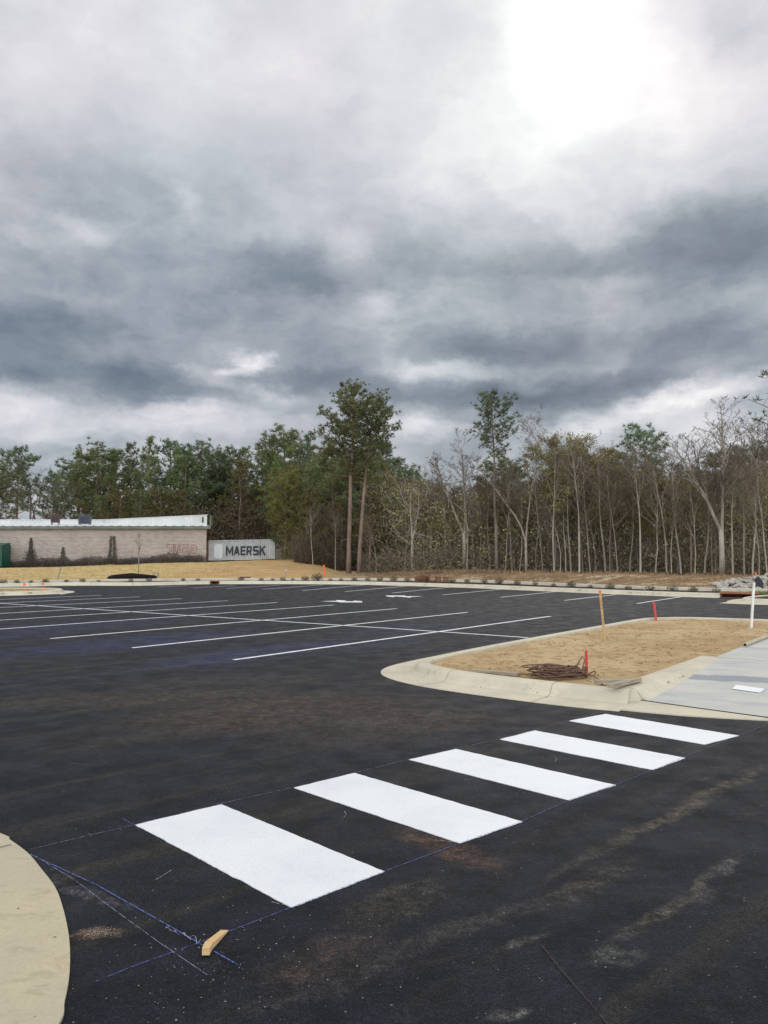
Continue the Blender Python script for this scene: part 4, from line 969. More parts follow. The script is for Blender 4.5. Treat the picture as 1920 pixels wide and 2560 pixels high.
M_PINEB = barkm('pine_bark', (.28, .20, .15), (.17, .12, .09), 4)
M_MIDB = barkm('tan_bark', (.235, .20, .155), (.14, .115, .09), 2)
M_GREYB = barkm('grey_brown_bark', (.15, .125, .10), (.095, .078, .062), 3)
vine(80, 1345, 'broad dark vine climbing the brick wall beside the green dumpster', 1.3, 1300)
vine(160, 1368, 'short dark vine on the brick wall, middle one of the three', 1.3, 650)
vine(283, 1340, 'tall narrow twin stemmed vine on the brick wall', 1.0, 800, True)

# green dumpster
M_GRN = simple('green_dumpster_paint', (.006, .085, .045), (.01, .06, .035), 1.5, .45, .45, bump=.01)
yd = 77.3; xd = XU(28, yd); zd0 = gz(xd - 1, yd); hd = ZV(1363, yd) - zd0
t = thing('dumpster', 'large dark green ribbed steel dumpster at the left end of the brick wall', 'dumpster', (xd - 3.2, yd, zd0))
MB().box((0, .9, hd / 2 + .06), (4.8, 1.8, hd - .12)).build('body', M_GRN, t)
mb = MB()
for k in range(7): mb.box((-2.38 + .793 * k, -.05, hd / 2), (.12, .1, hd - .2))
mb.box((0, -.06, hd * .52), (4.76, .07, .12)).box((0, -.04, hd - .08), (4.9, .16, .14)).box((0, -.04, .13), (4.9, .12, .14)); mb.build('rib', M_GRN, t)
for sx in (-1.9, 1.9): MB().tube([(sx - .15, .3, .07), (sx + .15, .3, .07)], .09, 10).build('wheel', M_INK, t)
MB().prism([(-2.45, -.1), (2.45, -.1), (2.3, 1.9), (-2.3, 1.9)], hd - .01, [hd + .06, hd + .02, hd + .25, hd + .3]).build('lid', M_GRN, t)

# ------------------------------------------------------------------ shipping container
yR = 102.5; xR = XU(688, yR); xL = XU(521, 110.5); yL = 110.5
pa, pb = Vector((xL, yL)), Vector((xR, yR)); dirc = (pb - pa).normalized(); LC = (pb - pa).length
zc = ZV(1401.5, 106); HC = 2.75; ang = math.atan2(dirc.y, dirc.x)
ct = thing('shipping_container', 'long pale grey corrugated shipping container with dark lettering beside the woods', 'shipping container', (pa.x, pa.y, zc), ang)
M_CONT = simple('container_paint', (.56, .555, .525), (.47, .46, .43), .8, .55, .35); M_CRUST = simple('container_rust', (.28, .10, .05), (.40, .28, .20), 2, .85, .2)
mb = MB(); vs = []; step = .28; k = 33; prof_c = [(0, 0), (.25, 0), (.38, .045), (.87, .045)]
i = 0; xs_ = []
for q_ in range(k):
    for fx, fy in ((0, 0), (.3, 0), (.45, .16), (.85, .16)): xs_.append((.15 + (q_ + fx) * (LC - .3) / k, fy))
xs_.append((LC - .15, 0))
for x_, yy in xs_: vs += [(x_, yy, .14), (x_, yy, HC - .12)]
mb.add(vs, [(2 * i, 2 * i + 2, 2 * i + 3, 2 * i + 1) for i in range(len(xs_) - 1)]); mb.build('side_panel', M_CONT, ct)
MB().box((LC / 2, 1.27, HC / 2), (LC - .06, 2.34, HC - .1)).build('body', M_CONT, ct)
MB().box((LC / 2, .03, .07), (LC - .2, .12, .14)).box((LC / 2, .03, HC - .06), (LC - .2, .12, .12)).build('rail', M_CONT, ct)
MB().box((.08, .03, HC / 2), (.2, .16, HC)).build('corner_post', M_CRUST, ct)['label'] = 'rusty left corner post'
MB().box((LC - .08, .03, HC / 2), (.16, .16, HC)).build('corner_post', M_CONT, ct)
def shape(mb, polys, x0, z0, w, h, y0):
    tri = tessellate_polygon([[Vector((p[0], p[1], 0)) for p in L_] for L_ in polys]); fl_ = [p for L_ in polys for p in L_]
    fs = []
    for t_ in tri:
        a, b_, c = (Vector(fl_[i]) for i in t_)
        fs.append(tuple(t_) if (b_ - a).cross(c - a) > 0 else tuple(t_[::-1]))
    mb.add([(x0 + p[0] * w, y0, z0 + p[1] * h) for p in fl_], fs)
GL = {'M': [[(0, 0), (.22, 0), (.22, .6), (.5, .1), (.78, .6), (.78, 0), (1, 0), (1, 1), (.8, 1), (.5, .45), (.2, 1), (0, 1)]],
 'A': [[(0, 0), (.24, 0), (.33, .2), (.67, .2), (.76, 0), (1, 0), (.64, 1), (.36, 1)], [(.41, .38), (.59, .38), (.5, .72)]],
 'E': [[(0, 0), (1, 0), (1, .2), (.26, .2), (.26, .41), (.92, .41), (.92, .6), (.26, .6), (.26, .8), (1, .8), (1, 1), (0, 1)]],
 'R': [[(0, 0), (.26, 0), (.26, .36), (.44, .36), (.74, 0), (1.04, 0), (.74, .37), (.93, .4), (1, .5), (1, .9), (.92, 1), (0, 1)], [(.26, .55), (.75, .55), (.75, .81), (.26, .81)]],
 'S': [[(0, 0), (.92, 0), (1, .1), (1, .5), (.92, .6), (.26, .6), (.26, .8), (.97, .8), (.97, 1), (.08, 1), (0, .9), (0, .5), (.08, .4), (.74, .4), (.74, .2), (0, .2)]],
 'K': [[(0, 0), (.26, 0), (.26, .32), (.38, .45), (.72, 0), (1.05, 0), (.56, .6), (1, 1), (.7, 1), (.26, .58), (.26, 1), (0, 1)]]}
# along-panel coordinate of a photo column (perspective on the oblique side)
def cx_of(u):
    k_ = (u - 960) / FOC; return (k_ * pa.y - pa.x) / (dirc.x - k_ * dirc.y)
edges = [(565, 584), (585, 600), (602, 615), (617, 630.5), (633, 647), (649, 665.5)]
txt = MB()
for ch, (u0, u1) in zip('MAERSK', edges):
    a0_, a1_ = cx_of(u0), cx_of(u1); zb0 = .70; shape(txt, GL[ch], a0_, zb0, (a1_ - a0_) / (1.04 if ch in 'RK' else 1), 1.22, -.006)
txt.build('lettering', simple('dark_lettering', (.035, .045, .045), (.055, .065, .065), 2, .7), ct)
a0_, a1_ = cx_of(536), cx_of(557); lp = []
for k_ in range(24):
    t_ = 6.2832 * (k_ + .5) / 24; cx2, cz2 = math.cos(t_), math.sin(t_); e = .28; lp.append((.5 + .5 * math.copysign(abs(cx2) ** e, cx2), .5 + .5 * math.copysign(abs(cz2) ** e, cz2)))
lg = MB(); shape(lg, [lp], a0_, .26, a1_ - a0_, 1.95, -.005); lg.build('white_panel', simple('blank_white_panel', (.80, .80, .77), (.74, .74, .72), 1, .6), ct)

# ------------------------------------------------------------------ planting in the mulch bed
M_SHRUB = leafmat('shrub_leaf', (.045, .05, .03), (.075, .07, .045), (.09, .055, .045), 3, .1)
def shrub_mesh(seed, r_=.28, n=260):
    r = random.Random(seed); lf = MB()
    for _ in range(14):
        a = r.uniform(0, 6.28); e = Vector((math.cos(a) * r.uniform(.3, 1) * r_, math.sin(a) * r.uniform(.3, 1) * r_, r.uniform(.5, 1) * r_ * 1.1)); lf.tube([(0, 0, -.02), e * .5 + Vector((0, 0, .03)), e], .006, 3)
    for _ in range(n):
        a = r.uniform(0, 6.28); q_ = r.random() ** .5; z = r.random() * r_ * 1.15 * (1.1 - .5 * q_); c = Vector((math.cos(a) * q_ * r_, math.sin(a) * q_ * r_, z + .02)); d = Vector((r.gauss(0, 1), r.gauss(0, 1), r.gauss(.6, 1))).normalized() * r.uniform(.03, .07); e = d.cross(Vector((r.random(), r.random(), r.random()))).normalized() * .018
        lf.add([c - e, c + e, c + d], [(0, 1, 2)])
    me = bpy.data.meshes.new('shrub'); me.from_pydata(lf.v, [], lf.f); me.materials.append(M_SHRUB); return me
SM = [shrub_mesh(k) for k in range(4)]
su = [(12, 44.8), (50, 46.2), (90, 46.8), (128, 47.3), (170, 47.5), (210, 47.6), (250, 47.4), (330, 48.3), (375, 49.0), (460, 49.6), (497, 49.8), (604, 50.2), (655, 50.2), (683, 50.1), (708, 50.1), (733, 50.2), (764, 50.3), (794, 50.1), (826, 50), (853, 49.9), (886, 49.9), (920, 49.6), (950, 49.4), (984, 49), (1018, 48.6), (1052, 48.0), (1131, 47.2), (1167, 46.4), (1210, 45.5), (1247, 44.7), (1292, 43.6), (1336, 42.2), (1382, 41.2), (1426, 40.2), (1473, 39.2), (1523, 38.0), (1568, 37.0), (1624, 36.1), (1678, 35.4), (1729, 34.7), (1787, 34.1)]
rr = random.Random(77)
for i, (u, y) in enumerate(su):
    x = XU(u, y); o = bpy.data.objects.new('shrub', SM[i % 4]); COL.objects.link(o); s = rr.uniform(.5, .95) * (1.0 if u != 794 else 1.7)
    o.location = (x, min(y, k2(x) - .35), .12); o.rotation_euler = (0, 0, rr.uniform(0, 6)); o.scale = (s, s, s)
    k = i + 1 if u < 1060 else i - 25
    lab = f'small dark shrub in the mulch bed, {ORD[i] if i < 26 else ORD[i-26]} ' + ('from the left edge' if i < 26 else 'right of the clay pieces')
    tag(o, lab, 'shrub', 'small shrubs in the mulch bed')
# young tree
ys = 50.3; xs0 = XU(348, ys); st_ = thing('young_tree', 'young bare tree with a thin pale trunk standing in front of the brick wall', 'tree', (xs0, ys, .1))
r = random.Random(2); mb = MB(); mb.tube([(0, 0, -.05), (.02, 0, 1), (.0, .02, 2), (.03, 0, 2.7)], [.035, .03, .022, .014], 6); mb.build('trunk', M_PALEB, st_, smooth=True)
mb = MB()
for _ in range(34):
    z = r.uniform(1.5, 2.8); a = r.uniform(0, 6.28); L = r.uniform(.25, .7); p = Vector((.01, 0, z)); d = Vector((math.cos(a) * .55, math.sin(a) * .55, .9)).normalized()
    mb.tube([p, p + d * L * .5, p + d * L + Vector((0, 0, .1))], [.009, .006, .003], 3)
mb.build('crown', M_REDTW if 'M_REDTW' in globals() else M_TWIG, st_)

# ------------------------------------------------------------------ dry grass and straw
def blades(name, region, n, hgt, mat, label, seed, lean=.5):
    r = random.Random(seed); mb = MB(); c = 0
    while c < n:
        x = r.uniform(*region[0]); y = k2(x) + r.uniform(*region[1])
        k = .5 + .5 * noise.noise(Vector((x * .8, y * .8, 9)))
        if r.random() > k ** 3 * 4: c += .3; continue
        c += 1; z = gz(x, y); h = hgt * r.uniform(.4, 1.2); a = r.uniform(0, 6.28); l = r.uniform(0, lean) * h; w = .012 + .008 * r.random(); b_ = r.uniform(0, 3.14)
        wx, wy = math.cos(b_) * w, math.sin(b_) * w
        mb.add([(x - wx, y - wy, z - .02), (x + wx, y + wy, z - .02), (x + l * math.cos(a), y + l * math.sin(a), z + h)], [(0, 1, 2)])
    return tag(mb.build(name, mat), label, 'grass', kind='stuff')
M_DRY = leafmat('dry_grass_blade', (.40, .28, .14), (.27, .18, .09), (.17, .115, .055), .7, .1)
M_STR = leafmat('straw_blade', (.62, .47, .21), (.45, .33, .15), (.22, .18, .08), .7, .1)
blades('dry_grass', ((-1, 19), (.3, 9)), 11000, .20, M_DRY, 'dry brown grass covering the bank in front of the bare woods', 5)
blades('straw', ((-30, -11), (.3, 26)), 15000, .12, M_STR, 'yellow straw mulch spread over the bank below the brick wall', 6, 2.5)
mb = MB(); r = random.Random(31)
for _ in range(500):
    x = r.gauss(XU(1895, 34), .5); y = 33.4 + r.gauss(0, .25); h = r.uniform(.08, .2); mb.add([(x - .012, y, .1), (x + .012, y, .1), (x + r.gauss(0, .05), y, .1 + h)], [(0, 1, 2)])
tag(mb.build('grass_tuft', simple('green_grass_blade', (.10, .14, .04), (.16, .17, .06), 9, .8, .1, coords='pos')), 'patch of green grass at the corner of the right mulch island', 'grass', kind='stuff')

# ------------------------------------------------------------------ trees
def tuft(mb, c, d, s, r, n=12):
    for _ in range(n):
        v = Vector((r.gauss(0, 1), r.gauss(0, 1), r.gauss(0, 1))).normalized() * .8 + d * .75; v.normalize(); L = s * r.uniform(.7, 1.15)
        e = v.cross(Vector((r.gauss(0, 1), r.gauss(0, 1), r.gauss(0, 1)))); 
        if e.length < .01: continue
        e = e.normalized() * s * .075
        mb.add([c - e + v * L * .1, c + e + v * L * .1, c + v * L], [(0, 1, 2)])
def pine(seed, H, c0, W_, shape_='round', nb=46, tr=.16, dens=1., tufts=.34, gappy=0., lean=0, stubs=True):
    """trunk mesh and crown mesh (needle tufts on real limbs), in metres, base at the origin"""
    r = random.Random(seed); tk = MB(); cr = MB()
    bend = [Vector((lean * (i / 8) ** 1.5 + r.uniform(-.05, .05) * i / 8 * 1.5, r.uniform(-.08, .08), H * i / 8 * .985)) for i in range(9)]; bend[0] = Vector((0, 0, -.3))
    tk.tube(bend, [tr * (1.25 if i == 0 else 1) * (1 - .82 * (i / 8) ** 1.2) + .015 for i in range(9)], 9)
    def at(z):
        t = max(0, min(7.999, z / (H * .985) * 8)); i = int(t); return bend[i].lerp(bend[i + 1], t - i)
    phi = r.uniform(0, 6)
    for b_ in range(nb):
        t = (b_ + r.random()) / nb; z = H * (c0 + (1 - c0) * t * .985); phi += 2.4 + r.uniform(-.5, .5)
        if shape_ == 'round': prof_ = math.sin(math.pi * min(1, .12 + .80 * t)) ** .6
        elif shape_ == 'cone': prof_ = (1 - t) ** .7 * .95 + .10
        else: prof_ = (.55 + .6 * t) * (1 - t ** 4) + .12   # flat-topped, widest high up
        if r.random() < gappy: continue
        L = W_ / 2 * prof_ * r.uniform(.62, 1.12); up = .25 + .5 * t + r.uniform(-.15, .2) if shape_ != 'flat' else .12 + .55 * t + r.uniform(-.12, .15)
        p = at(z); d = Vector((math.cos(phi), math.sin(phi), up)).normalized(); pts = [p]; n = 5
        for i in range(1, n + 1):
            d = (d + Vector((r.uniform(-.2, .2), r.uniform(-.2, .2), .10 if i > 2 else -.05))).normalized(); pts.append(pts[-1] + d * L / n)
        rb_ = max(.018, tr * .32 * (L / (W_ / 2)) * (1.1 - .5 * t)); tk.tube(pts, [rb_ * (1 - .8 * i / n) + .006 for i in range(n + 1)], 4, cap=False)
        k = max(3, int(L * 4.2 * dens))
        for j in range(k):
            f = .28 + .72 * (j + r.random()) / k; q_ = f * n; i = min(n - 1, int(q_)); c = pts[i].lerp(pts[i + 1], q_ - i)
            sd = Vector((r.gauss(0, 1), r.gauss(0, 1), r.gauss(.35, .5))).normalized(); l2 = L * .26 * r.uniform(.4, 1.1) * (1.25 - .6 * f) + .18
            e = c + (sd + d * .5).normalized() * l2; tk.tube([c, c.lerp(e, .5) + Vector((0, 0, .04)), e], [.012, .009, .006], 3, cap=False)
            nt_ = max(1, int(l2 / .28 * dens))
            for m_ in range(nt_ + 1):
                cc = c.lerp(e, .35 + .65 * (m_ + .5) / (nt_ + .5)) + Vector((r.gauss(0, .09), r.gauss(0, .09), r.gauss(0, .07))); tuft(cr, cc, (sd * .5 + Vector((0, 0, .6))).normalized(), tufts * r.uniform(.8, 1.25), r)
    tuft(cr, at(H * .985), Vector((0, 0, 1)), tufts * 1.3, r, 12)
    if stubs:
        for _ in range(9):
            z = H * r.uniform(.25 * c0, c0); a = r.uniform(0, 6.28); p = at(z); L = r.uniform(.3, 1.3); tk.tube([p, p + Vector((math.cos(a) * L * .6, math.sin(a) * L * .6, -.02)), p + Vector((math.cos(a) * L, math.sin(a) * L, -.1 * L))], [.03, .02, .008], 3, cap=False)
    a = bpy.data.meshes.new('trunk'); a.from_pydata(tk.v, [], tk.f); a.polygons.foreach_set('use_smooth', [True] * len(tk.f)); a.materials.append(M_PINEB)
    b2 = bpy.data.meshes.new('crown'); b2.from_pydata(cr.v, [], cr.f)
    return a, b2, H
def bare(seed, H, spread=.5, tr=.09, fork=0, first=.4, levels=4, crook=.06, leaves=0, lean=0., nkids=5, upk=.13):
    r = random.Random(seed); tk = MB(); lf = MB()
    def grow(p, d, L, rad, lev, main):
        n = 7 if main else (4 if lev > 1 else 3); pts = [p]; rads = [rad]; dd = d.copy()
        for i in range(n):
            j = crook if main else .24
            dd = (dd + Vector((r.gauss(0, j), r.gauss(0, j), (upk * .18 if not main else .02)))).normalized(); pts.append(pts[-1] + dd * L / n); rads.append(rad * (1 - (.72 if main else .75) * (i + 1) / n) + .004)
        tk.tube(pts, rads, 8 if main else (5 if lev > 2 else 3), 0 if (main or lev >= levels - 1) else 1, cap=False)
        if lev <= 0:
            if leaves:
                for _ in range(leaves):
                    c = pts[-1].lerp(pts[0], r.random()) + Vector((r.gauss(0, .12), r.gauss(0, .12), r.gauss(0, .12))); e = Vector((r.gauss(0, 1), r.gauss(0, 1), r.gauss(0, 1))).normalized() * .055; g = e.cross(Vector((r.gauss(0, 1), r.gauss(0, 1), r.gauss(0, 1)))).normalized() * .045
                    lf.add([c - e, c - g, c + e, c + g], [(0, 1, 2, 3)])
            return
        k = int(nkids * (1.9 if main else 1) * r.uniform(.8, 1.2)) ; f0 = first if main else .22
        for j in range(k):
            f = f0 + (1 - f0) * (j + r.random()) / k; q_ = f * n; i = min(n - 1, int(q_)); c = pts[i].lerp(pts[i + 1], q_ - i); rr_ = rads[i] + (rads[i + 1] - rads[i]) * (q_ - i)
            a = r.uniform(0, 6.28); side = Vector((math.cos(a), math.sin(a), 0)); s_ = r.uniform(.6, 1.5) * (spread * 1.15 if main else .95)
            d2 = (dd * .8 + side * s_ + Vector((0, 0, upk))).normalized(); L2 = L * (.42 if main else .55) * (1.15 - .6 * f) * r.uniform(.75, 1.25)
            grow(c, d2, L2, max(.006, rr_ * .55), lev - 1, False)
    base = Vector((0, 0, -.25))
    if fork:
        hf = H * fork; d0 = Vector((lean, 0, 1)).normalized(); pts = [base, Vector((0.02, 0, hf * .4)), Vector((lean * hf, 0, hf))]; tk.tube(pts, [tr * 1.2, tr * 1.02, tr * .92], 9)
        for sx, f_, tlt in ((-1, .86, .42), (1, 1.0, .10)):
            d = Vector((sx * tlt + lean, r.uniform(-.12, .12), 1)).normalized(); first_ = first; grow(pts[-1] + Vector((sx * tr * .3, 0, -.05)), d, (H - hf) * f_, tr * .68, levels, True)
    else:
        d = Vector((lean, 0, 1)).normalized(); grow(base, d, H, tr, levels, True)
    a = bpy.data.meshes.new('trunk'); a.from_pydata(tk.v, [], tk.f); a.polygons.foreach_set('use_smooth', [True] * len(tk.f)); a.materials.append(M_PALEB); a.materials.append(M_TWIG); a.polygons.foreach_set('material_index', tk.m)
    b2 = None
    if leaves: b2 = bpy.data.meshes.new('foliage'); b2.from_pydata(lf.v, [], lf.f)
    return a, b2, H
L_PINE = leafmat('pine_needles', (.145, .18, .07), (.09, .12, .05), (.23, .24, .09), .45)
L_BLUE = leafmat('bluish_pine_needles', (.12, .17, .09), (.078, .115, .065), (.20, .23, .11), .45)
L_OLIV = leafmat('olive_needles', (.165, .165, .045), (.115, .125, .04), (.20, .14, .045), .5)
L_BRN = leafmat('russet_needles', (.13, .085, .038), (.085, .08, .033), (.14, .12, .045), .6)
L_YEL = leafmat('yellowing_leaves', (.23, .195, .07), (.15, .14, .055), (.30, .23, .08), 1.2)
L_DEAD = leafmat('dead_leaves', (.18, .14, .085), (.135, .105, .065), (.215, .17, .085), .8, .1)
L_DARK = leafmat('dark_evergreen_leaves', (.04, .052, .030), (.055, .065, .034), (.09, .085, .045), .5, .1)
def put(proto, name, label, u, y, vtop, mats, group=None, rz=None, x=None, sx=1., cat='tree', trunkmat=None):
    a, b2, H = proto; x = XU(u, y) if x is None else x; z = gz(x, y); hh = ZV(vtop, y) - z; s = hh / H
    t = thing(name, label, cat, (x, y, z), (u * .37) % 6.28 if rz is None else rz, group); t.scale = (s * sx, s * sx, s)
    o = bpy.data.objects.new('trunk', a); COL.objects.link(o); o.parent = t
    if trunkmat: o.material_slots[0].link = 'OBJECT'; o.material_slots[0].material = trunkmat
    if b2:
        if not b2.materials: b2.materials.append(mats)
        o2 = bpy.data.objects.new('crown', b2); COL.objects.link(o2); o2.parent = t; o2.material_slots[0].link = 'OBJECT'; o2.material_slots[0].material = mats
    return t
TW = pine(1, 17, .50, 7.6, 'flat', 60, .20, 1.05, .34, 0.1, .5)
TW2 = pine(2, 15.5, .50, 7.0, 'flat', 52, .185, 1.05, .34, .1, 1.3)
put(TW, 'tall_pine', 'left and taller of the twin tall pines with bare reddish trunks', 872, 66, 962, L_PINE, 'twin tall pines', 0)
put(TW2, 'tall_pine', 'right trunk of the twin tall pines, partly behind the taller one', 898, 66.8, 1005, L_PINE, 'twin tall pines', 0)
LONE = pine(3, 13, .66, 4.3, 'round', 40, .12, .95, .32, .05, -.35)
put(LONE, 'lone_pine', 'slender lone pine with small round crown rising above the bare trees', 1241, 56, 991, L_BLUE, None, 0, trunkmat=M_MIDB)
FP = [pine(10 + k, 13, c, w, sh, nb, .15, 1.0, .40, g, 0) for k, (c, w, sh, nb, g) in enumerate([(.22, 6.6, 'round', 60, .05), (.15, 6.0, 'cone', 66, .05), (.30, 6.8, 'flat', 54, .1), (.18, 5.2, 'cone', 58, .1), (.42, 6.0, 'round', 44, .12)])]
GP = 'pines behind the brick building'
left = [  # u, y, vtop, proto, mat, label
 (42, 118, 1128, 4, L_BLUE, 'open crowned pine at the far left, standing clear of the others'),
 (-25, 112, 1150, 2, L_PINE, 'pine at the left edge of the photo with drooping limbs'),
 (132, 122, 1186, 4, L_BLUE, 'small round topped pine between the far left pine and the dense stand'),
 (196, 116, 1150, 0, L_BLUE, 'leftmost pine of the dense stand, just above the slate rooftop unit'),
 (240, 112, 1122, 0, L_PINE, 'broad pine in the dense stand behind the slate rooftop unit'),
 (288, 124, 1128, 2, L_BLUE, 'pine in the dense stand right of the broad one, slightly lower'),
 (325, 116, 1108, 3, L_BLUE, 'pine of the dense stand directly above the twin stemmed vine'),
 (371, 112, 1093, 1, L_PINE, 'tallest pointed pine in the dense stand behind the roof'),
 (425, 118, 1104, 2, L_BLUE, 'open topped pine at the right shoulder of the dense stand'),
 (462, 114, 1135, 4, L_PINE, 'thin pine between the dense stand and the container'),
 (503, 117, 1117, 0, L_BLUE, 'pine rising directly behind the right end of the white parapet'),
 (548, 121, 1132, 2, L_PINE, 'pine behind the left end of the container'),
 (575, 118, 1128, 4, L_BLUE, 'pine above the middle of the container lettering'),
 (613, 116, 1118, 3, L_PINE, 'narrow pine behind the right part of the container lettering'),
 (655, 118, 1102, 1, L_BLUE, 'pointed pine above the right end of the container'),
 (710, 104, 1082, 0, L_PINE, 'broad bright pine between the container and the twin pines'),
 (682, 116, 1098, 3, L_BLUE, 'narrow pine squeezed just left of the broad bright pine'),
 (745, 98, 1112, 2, L_PINE, 'pine in the shade left of the dark pointed one'),
 (775, 96, 1082, 1, L_BLUE, 'dark pointed pine nearest on the left of the twin pines'),
 (820, 88, 1135, 0, L_PINE, 'dense pine behind the twin pine trunks on their left'),
 (940, 92, 1108, 2, L_BLUE, 'pine just right of the twin pines, crown touching theirs'),
 (965, 78, 1104, 3, L_BLUE, 'slender dark pine with a thin trunk right of the twin pines'),
 (1000, 92, 1165, 0, L_PINE, 'lower rounded pine, second step down right of the twin pines'),
 (1032, 96, 1186, 4, L_BLUE, 'last dark pine before the bare trees begin'),
 (910, 96, 1150, 0, L_BLUE, 'dark pine filling the gap behind the twin pine trunks')]
for (u, y, vt, k, mt, lab) in left: put(FP[k], 'pine_tree', lab, u, y, vt, mt, GP, sx=1.12 if k in (0, 2) else 1.0)
low = pine(30, 7, .25, 4.6, 'round', 44, .09, .9, .34, .12, 0)
low2 = pine(31, 7, .30, 3.8, 'cone', 38, .08, .9, .34, .12, 0)
for (u, y, vt, pr, mt, lab) in [(570, 118, 1190, low, L_OLIV, 'olive tinted low pine behind the container lettering'), (650, 116, 1218, low, L_OLIV, 'yellow green low pine over the right end of the container'), (600, 113, 1160, low2, L_BRN, 'russet tinged young pine above the container'),
        (738, 92, 1230, low, L_OLIV, 'bright olive young pine right of the container'), (768, 84, 1262, low2, L_OLIV, 'olive young pine on the dirt bank'), (765, 90, 1200, low2, L_PINE, 'green young pine between the dirt bank and twin pines'),
        (690, 112, 1180, low2, L_BRN, 'russet young pine above the right end of the container'), (800, 84, 1215, low, L_BRN, 'russet young pine just left of the twin trunks'), (525, 116, 1215, low2, L_OLIV, 'small olive pine in the gap between building and container'),
        (300, 106, 1235, low, L_OLIV, 'low olive pine peeking over the parapet, left one'), (350, 106, 1240, low, L_PINE, 'low green pine peeking over the parapet, middle'), (400, 107, 1236, low, L_OLIV, 'low olive pine peeking over the parapet, right one'), (250, 106, 1245, low2, L_PINE, 'low green pine behind the slate rooftop unit'),
        (455, 108, 1230, low2, L_BRN, 'low russet pine behind the right part of the parapet'), (205, 108, 1262, low2, L_OLIV, 'lowest pine, between the two rooftop units'), (715, 88, 1188, low, L_OLIV, 'olive young pine left of the bare dirt bank, third from the container'), (752, 86, 1222, low, L_OLIV, 'yellow green young pine over the dirt bank'), (795, 80, 1250, low2, L_OLIV, 'small olive pine just left of the twin trunks'), (832, 80, 1200, low, L_PINE, 'green young pine touching the left twin trunk'), (855, 77, 1262, low2, L_OLIV, 'smallest olive pine at the foot of the twin trunks'), (925, 72, 1240, low, L_BRN, 'brown green shrubby pine between the twin pines and the slender dark pine')]:
    put(pr, 'young_pine', lab, u, y, vt, mt, 'young pines in front of the tall ones')
put(pine(41, 11, .62, 5.2, 'round', 36, .12, .9, .34, .12, .3), 'pine_tree', 'small crowned pine standing among the bare trees right of centre', 1622, 57, 1080, L_BLUE)
put(pine(42, 9, .45, 5.0, 'flat', 22, .12, .55, .28, .25, -.4), 'pine_tree', 'pine at the right edge whose branches reach into the photo', 1990, 40, 930, L_BLUE)
put(pine(43, 6, .55, 3.2, 'round', 26, .06, .8, .28, .2, -.2), 'young_pine', 'slim green young pine just left of the big forked tree', 1725, 50, 1232, L_OLIV)
for k, (u, y, vt) in enumerate([(1255, 82, 1150), (1290, 84, 1172), (1540, 92, 1136), (1575, 92, 1150), (1840, 88, 1115), (1890, 84, 1118), (1790, 92, 1135), (1945, 84, 1120), (1200, 88, 1195), (1700, 95, 1165)]):
    put(FP[(k * 2) % 5], 'pine_tree', 'dark distant pine crown showing behind the bare trees, ' + ['left one behind the lone pine', 'right one behind the lone pine', 'left of the pair behind the centre', 'right of the pair behind the centre', 'directly behind the forked tree', 'right of the forked tree', 'left of the forked tree', 'at the right edge', 'just left of the lone pine', 'right of the small crowned pine'][k], u, y, vt, L_BLUE if k % 2 else L_PINE, 'distant pines behind the bare woods', sx=1.25)

# bare deciduous trees
B_V = bare(50, 10, .42, .15, fork=.30, first=.15, levels=4, crook=.05, nkids=5, leaves=0)
B_BIG = bare(51, 11, .50, .17, fork=.29, first=.22, levels=4, crook=.04, nkids=5)
B_CUR = bare(52, 11, .45, .11, fork=.22, first=.35, levels=4, crook=.10, nkids=5)
SL = [bare(60 + k, 9, sp, tr, first=fi, levels=3, crook=cr_, nkids=nk) for k, (sp, tr, fi, cr_, nk) in enumerate([(.35, .075, .5, .035, 6), (.45, .065, .42, .06, 6), (.30, .085, .6, .03, 6), (.5, .055, .35, .08, 6), (.4, .07, .45, .05, 7)])]
MD = [bare(70 + k, 9, .55, .09, first=.28, levels=4, crook=.07, nkids=4) for k in range(3)]
LFT = [bare(80 + k, 9, .5, .07, first=.3, levels=3, crook=.07, nkids=6, leaves=18) for k in range(3)]
put(B_V, 'bare_tree', 'vase shaped pale bare tree with fan of limbs left of the lone pine', 1160, 58, 1112, None, None, 0, sx=1.0)
put(SL[2], 'bare_tree', 'second pale trunk close beside the vase shaped bare tree', 1167, 57, 1180, None, 'slender bare trees', 1)
put(B_CUR, 'bare_tree', 'curving double trunked bare tree right of the lone pine', 1314, 55, 1072, None, None, .2)
put(B_BIG, 'bare_tree', 'big pale forked bare tree at the right, tallest of the bare trees', 1802, 45.5, 1048, None, None, 0, sx=1.08)
put(bare(90, 6, .5, .10, fork=.35, first=.2, levels=4, crook=.09, nkids=4), 'bare_tree', 'low crooked pale tree with tangled limbs, left of the vase shaped one', 1031, 61, 1215, None, None, 2)
